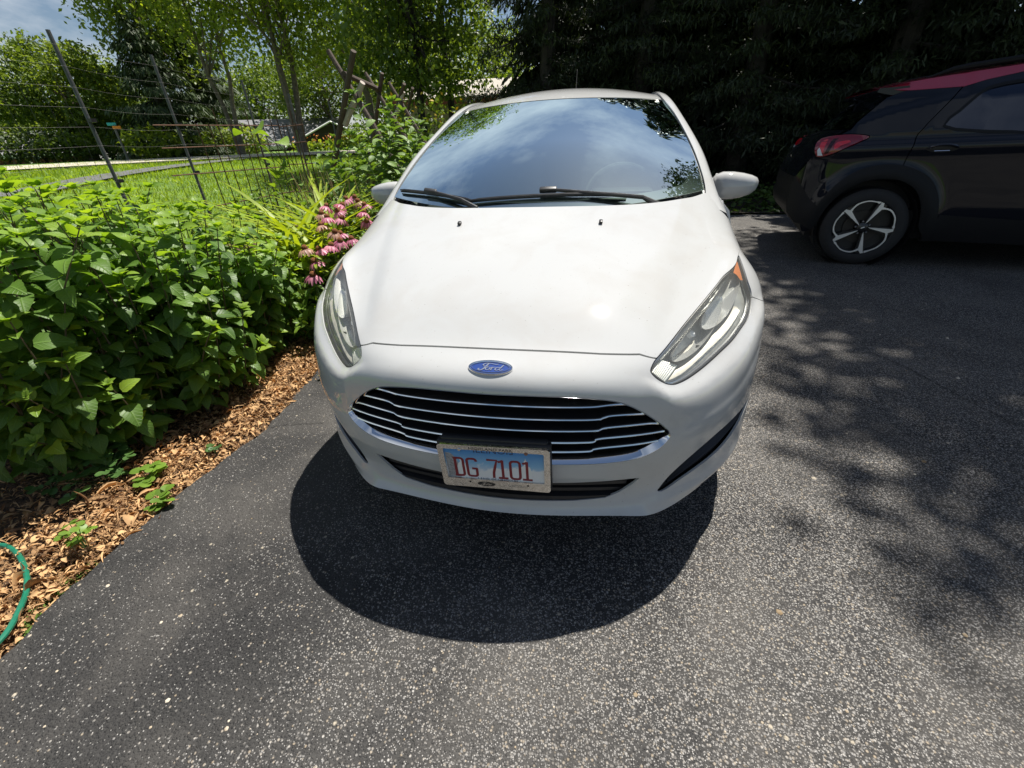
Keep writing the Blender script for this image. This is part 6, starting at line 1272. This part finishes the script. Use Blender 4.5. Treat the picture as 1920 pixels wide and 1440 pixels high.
for k, (px, py, s, a) in enumerate(((490, 243, .20, 2.6), (520, 266, .22, -.4), (478, 252, .16, 1.0), (505, 288, .18, 3.6), (488, 300, .16, .6), (516, 320, .17, 2.2), (455, 248, .14, 3.0), (498, 345, .15, 1.5), (530, 340, .13, 5.0))):
    p = hit_plane(px, py, 0, -2.98)-so; lo = obj('leaf', me, sq); lo.location = p; lo.rotation_euler = (rng.normal(0, .3), rng.normal(-.1, .3), a); s *= .8; lo.scale = (s, s, s); MB().tube([Vector((p.x*.3, p.y*.4, max(.1, p.z-.25))), p], [.004, .003], 5, cap=False).build('stalk', M_STEM, sq)
MB().tube([(0, 0, 0), (.03, .05, .5), (-.02, 0, 1.0), (.0, .02, 1.42)], [.008, .007, .006, .004], 6).build('stem', M_STEM, sq)
tr_ = empty('pole_trellis', (-3.0, 6.0, 0)); tag(tr_, 'rustic trellis of crossed wooden poles lashed in pairs', 'trellis'); to = Vector((-3.0, 6.0, 0))
M_POLE = mat('shaded_pole', (.10, .072, .055), rough=.9, var=.45, var_scale=14., bump=.6, bump_scale=30.); M_POLE_LIT = mat('sunlit_pole', (.50, .44, .38), rough=.85, var=.3, var_scale=14., bump=.5, bump_scale=30.)  # weathered poles: sunlight put into the pale colour, silhouette shade into the dark
def pole(p0, p1, Y0, Y1, r_, m=M_POLE, ground=True):
    a = hit_plane(*p0, 1, Y0); b = hit_plane(*p1, 1, Y1)
    if ground and b.z > 0: d = (b-a); b = a+d*((a.z+.1)/(a.z-b.z))
    MB().tube([a-to, a.lerp(b, .35)-to+Vector((rng.normal(0, .008), rng.normal(0, .008), 0)), a.lerp(b, .7)-to+Vector((rng.normal(0, .008), 0, 0)), b-to], [r_*1.0, r_*1.1, r_*1.2, r_*1.3], 9).build('pole', m, tr_)
pole((615.4, 95.4), (723.8, 278.8), 5.30, 5.0, .030); pole((663, 95.4), (627, 299.6), 5.0, 5.45, .034); pole((680, 154.8), (646.7, 233), 5.2, 5.3, .034, M_POLE_LIT, False)
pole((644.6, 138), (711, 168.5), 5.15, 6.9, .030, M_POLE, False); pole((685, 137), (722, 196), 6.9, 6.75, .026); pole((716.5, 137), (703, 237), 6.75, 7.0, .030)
pole((729, 154.8), (769.6, 222.5), 8.2, 8.0, .030); pole((758, 157), (740, 214), 8.0, 8.3, .032); pole((773.8, 165), (768.5, 189), 9.0, 9.2, .03); pole((757, 172), (744, 212), 8.1, 8.15, .03, M_POLE_LIT, False)
# orange daylilies along the road, and the mown grass
def flower_bed():
    x, y = bearing(607, 268, 31.5); z0 = float(terrain(x, y)); o = empty('daylily_bed', (x, y, z0)); tag(o, 'bed of orange daylilies beyond the road', 'flower bed'); r = np.random.default_rng(4); n = 500
    t = np.array([math.cos(R(30)), math.sin(R(30)), 0]); q = t*r.uniform(-1.7, 1.7, (n, 1))+np.array([[0, 0, 1]])*r.random((n, 1))*.5+r.normal(0, .2, (n, 3))*[1, 1, 0]
    V, F, A = scatter(T_TREE, q, unit(r.normal(size=(n, 3))), unit(r.normal(size=(n, 3))+[0, 0, 1]), np.full(n, .2)); obj('foliage', leaf_mesh('foliage', V, F, A, L_MAPLE, smooth=False), o)
    n = 70; q = t*r.uniform(-1.7, 1.7, (n, 1))+np.array([[0, 0, 1]])*(.45+r.random((n, 1))*.35)+r.normal(0, .2, (n, 3))*[1, 1, 0]; V, F, A = scatter(T_TREE, q, unit(r.normal(size=(n, 3))), unit(r.normal(size=(n, 3))+[0, 0, 1]), np.full(n, .16)); obj('blooms', leaf_mesh('blooms', V, F, A, leaf_mat('orange_bloom', (.75, .18, .02), hue=(.8, .35, .10), trans=.2, back=(1, 1, 1)), smooth=False), o)
flower_bed()
def yellow_flowers():
    x, y = bearing(790, 205, 12.5); o = empty('sunflower_patch', (x, y, float(terrain(x, y)))); tag(o, 'tall plant with yellow flowers right of the trellis poles', 'plant'); r = np.random.default_rng(6); n = 420
    q = np.concatenate([r.normal(0, .5, (n, 2)), r.uniform(.2, 1.95, (n, 1))], 1); V, F, A = scatter(T_TREE, q, unit(r.normal(size=(n, 3))), unit(r.normal(size=(n, 3))*.6+[0, 0, 1]), np.full(n, .16)); obj('foliage', leaf_mesh('foliage', V, F, A, L_DARK, smooth=False), o)
    n = 34; q = np.concatenate([r.normal(0, .5, (n, 2)), r.uniform(1.5, 2.2, (n, 1))], 1); V, F, A = scatter(T_TREE, q, unit(r.normal(size=(n, 3))), unit(r.normal(size=(n, 3))*.6+[0, -.4, .6]), np.full(n, .10)); obj('blooms', leaf_mesh('blooms', V, F, A, leaf_mat('yellow_bloom', (.75, .45, .02), hue=(.85, .6, .05), trans=.2, back=(1, 1, .6)), smooth=False), o)
yellow_flowers()
def grass():
    r = np.random.default_rng(12); n = 42000; b = np.radians(r.uniform(-62, -22, n)); d = 5.2+r.random(n)**1.5*17; x = CAM.x+np.sin(b)*d; y = CAM.y+np.cos(b)*d; k = x < -4.9; x, y, d = x[k], y[k], d[k]; n = len(x)
    V0 = np.array([(0, -.05, 0), (0, .05, 0), (1, 0, -.3)], np.float32); F0 = np.array([(0, 1, 2)], np.int32); P = np.stack([x, y, terrain(x, y)-.02], 1); dv = unit(np.concatenate([r.normal(0, .5, (n, 2)), np.ones((n, 1))], 1))
    V, F, A = scatter((V0, F0, V0*0), P, dv, unit(r.normal(size=(n, 3))), np.stack([.075*(.7+.6*r.random(n))*np.interp(d, [5, 20], [1, 1.4]), .12*np.interp(d, [5, 20], [1, 2.2]), .05+0*d], 1)); o = obj('lawn_grass', leaf_mesh('lawn_grass', V, F, A, leaf_mat('grass_blade', (.20, .33, .028), hue=(.36, .48, .05), trans=.5, vscale=.8), smooth=False)); tag(o, 'short green lawn grass beyond the wire fence', None, None, 'stuff')
grass()
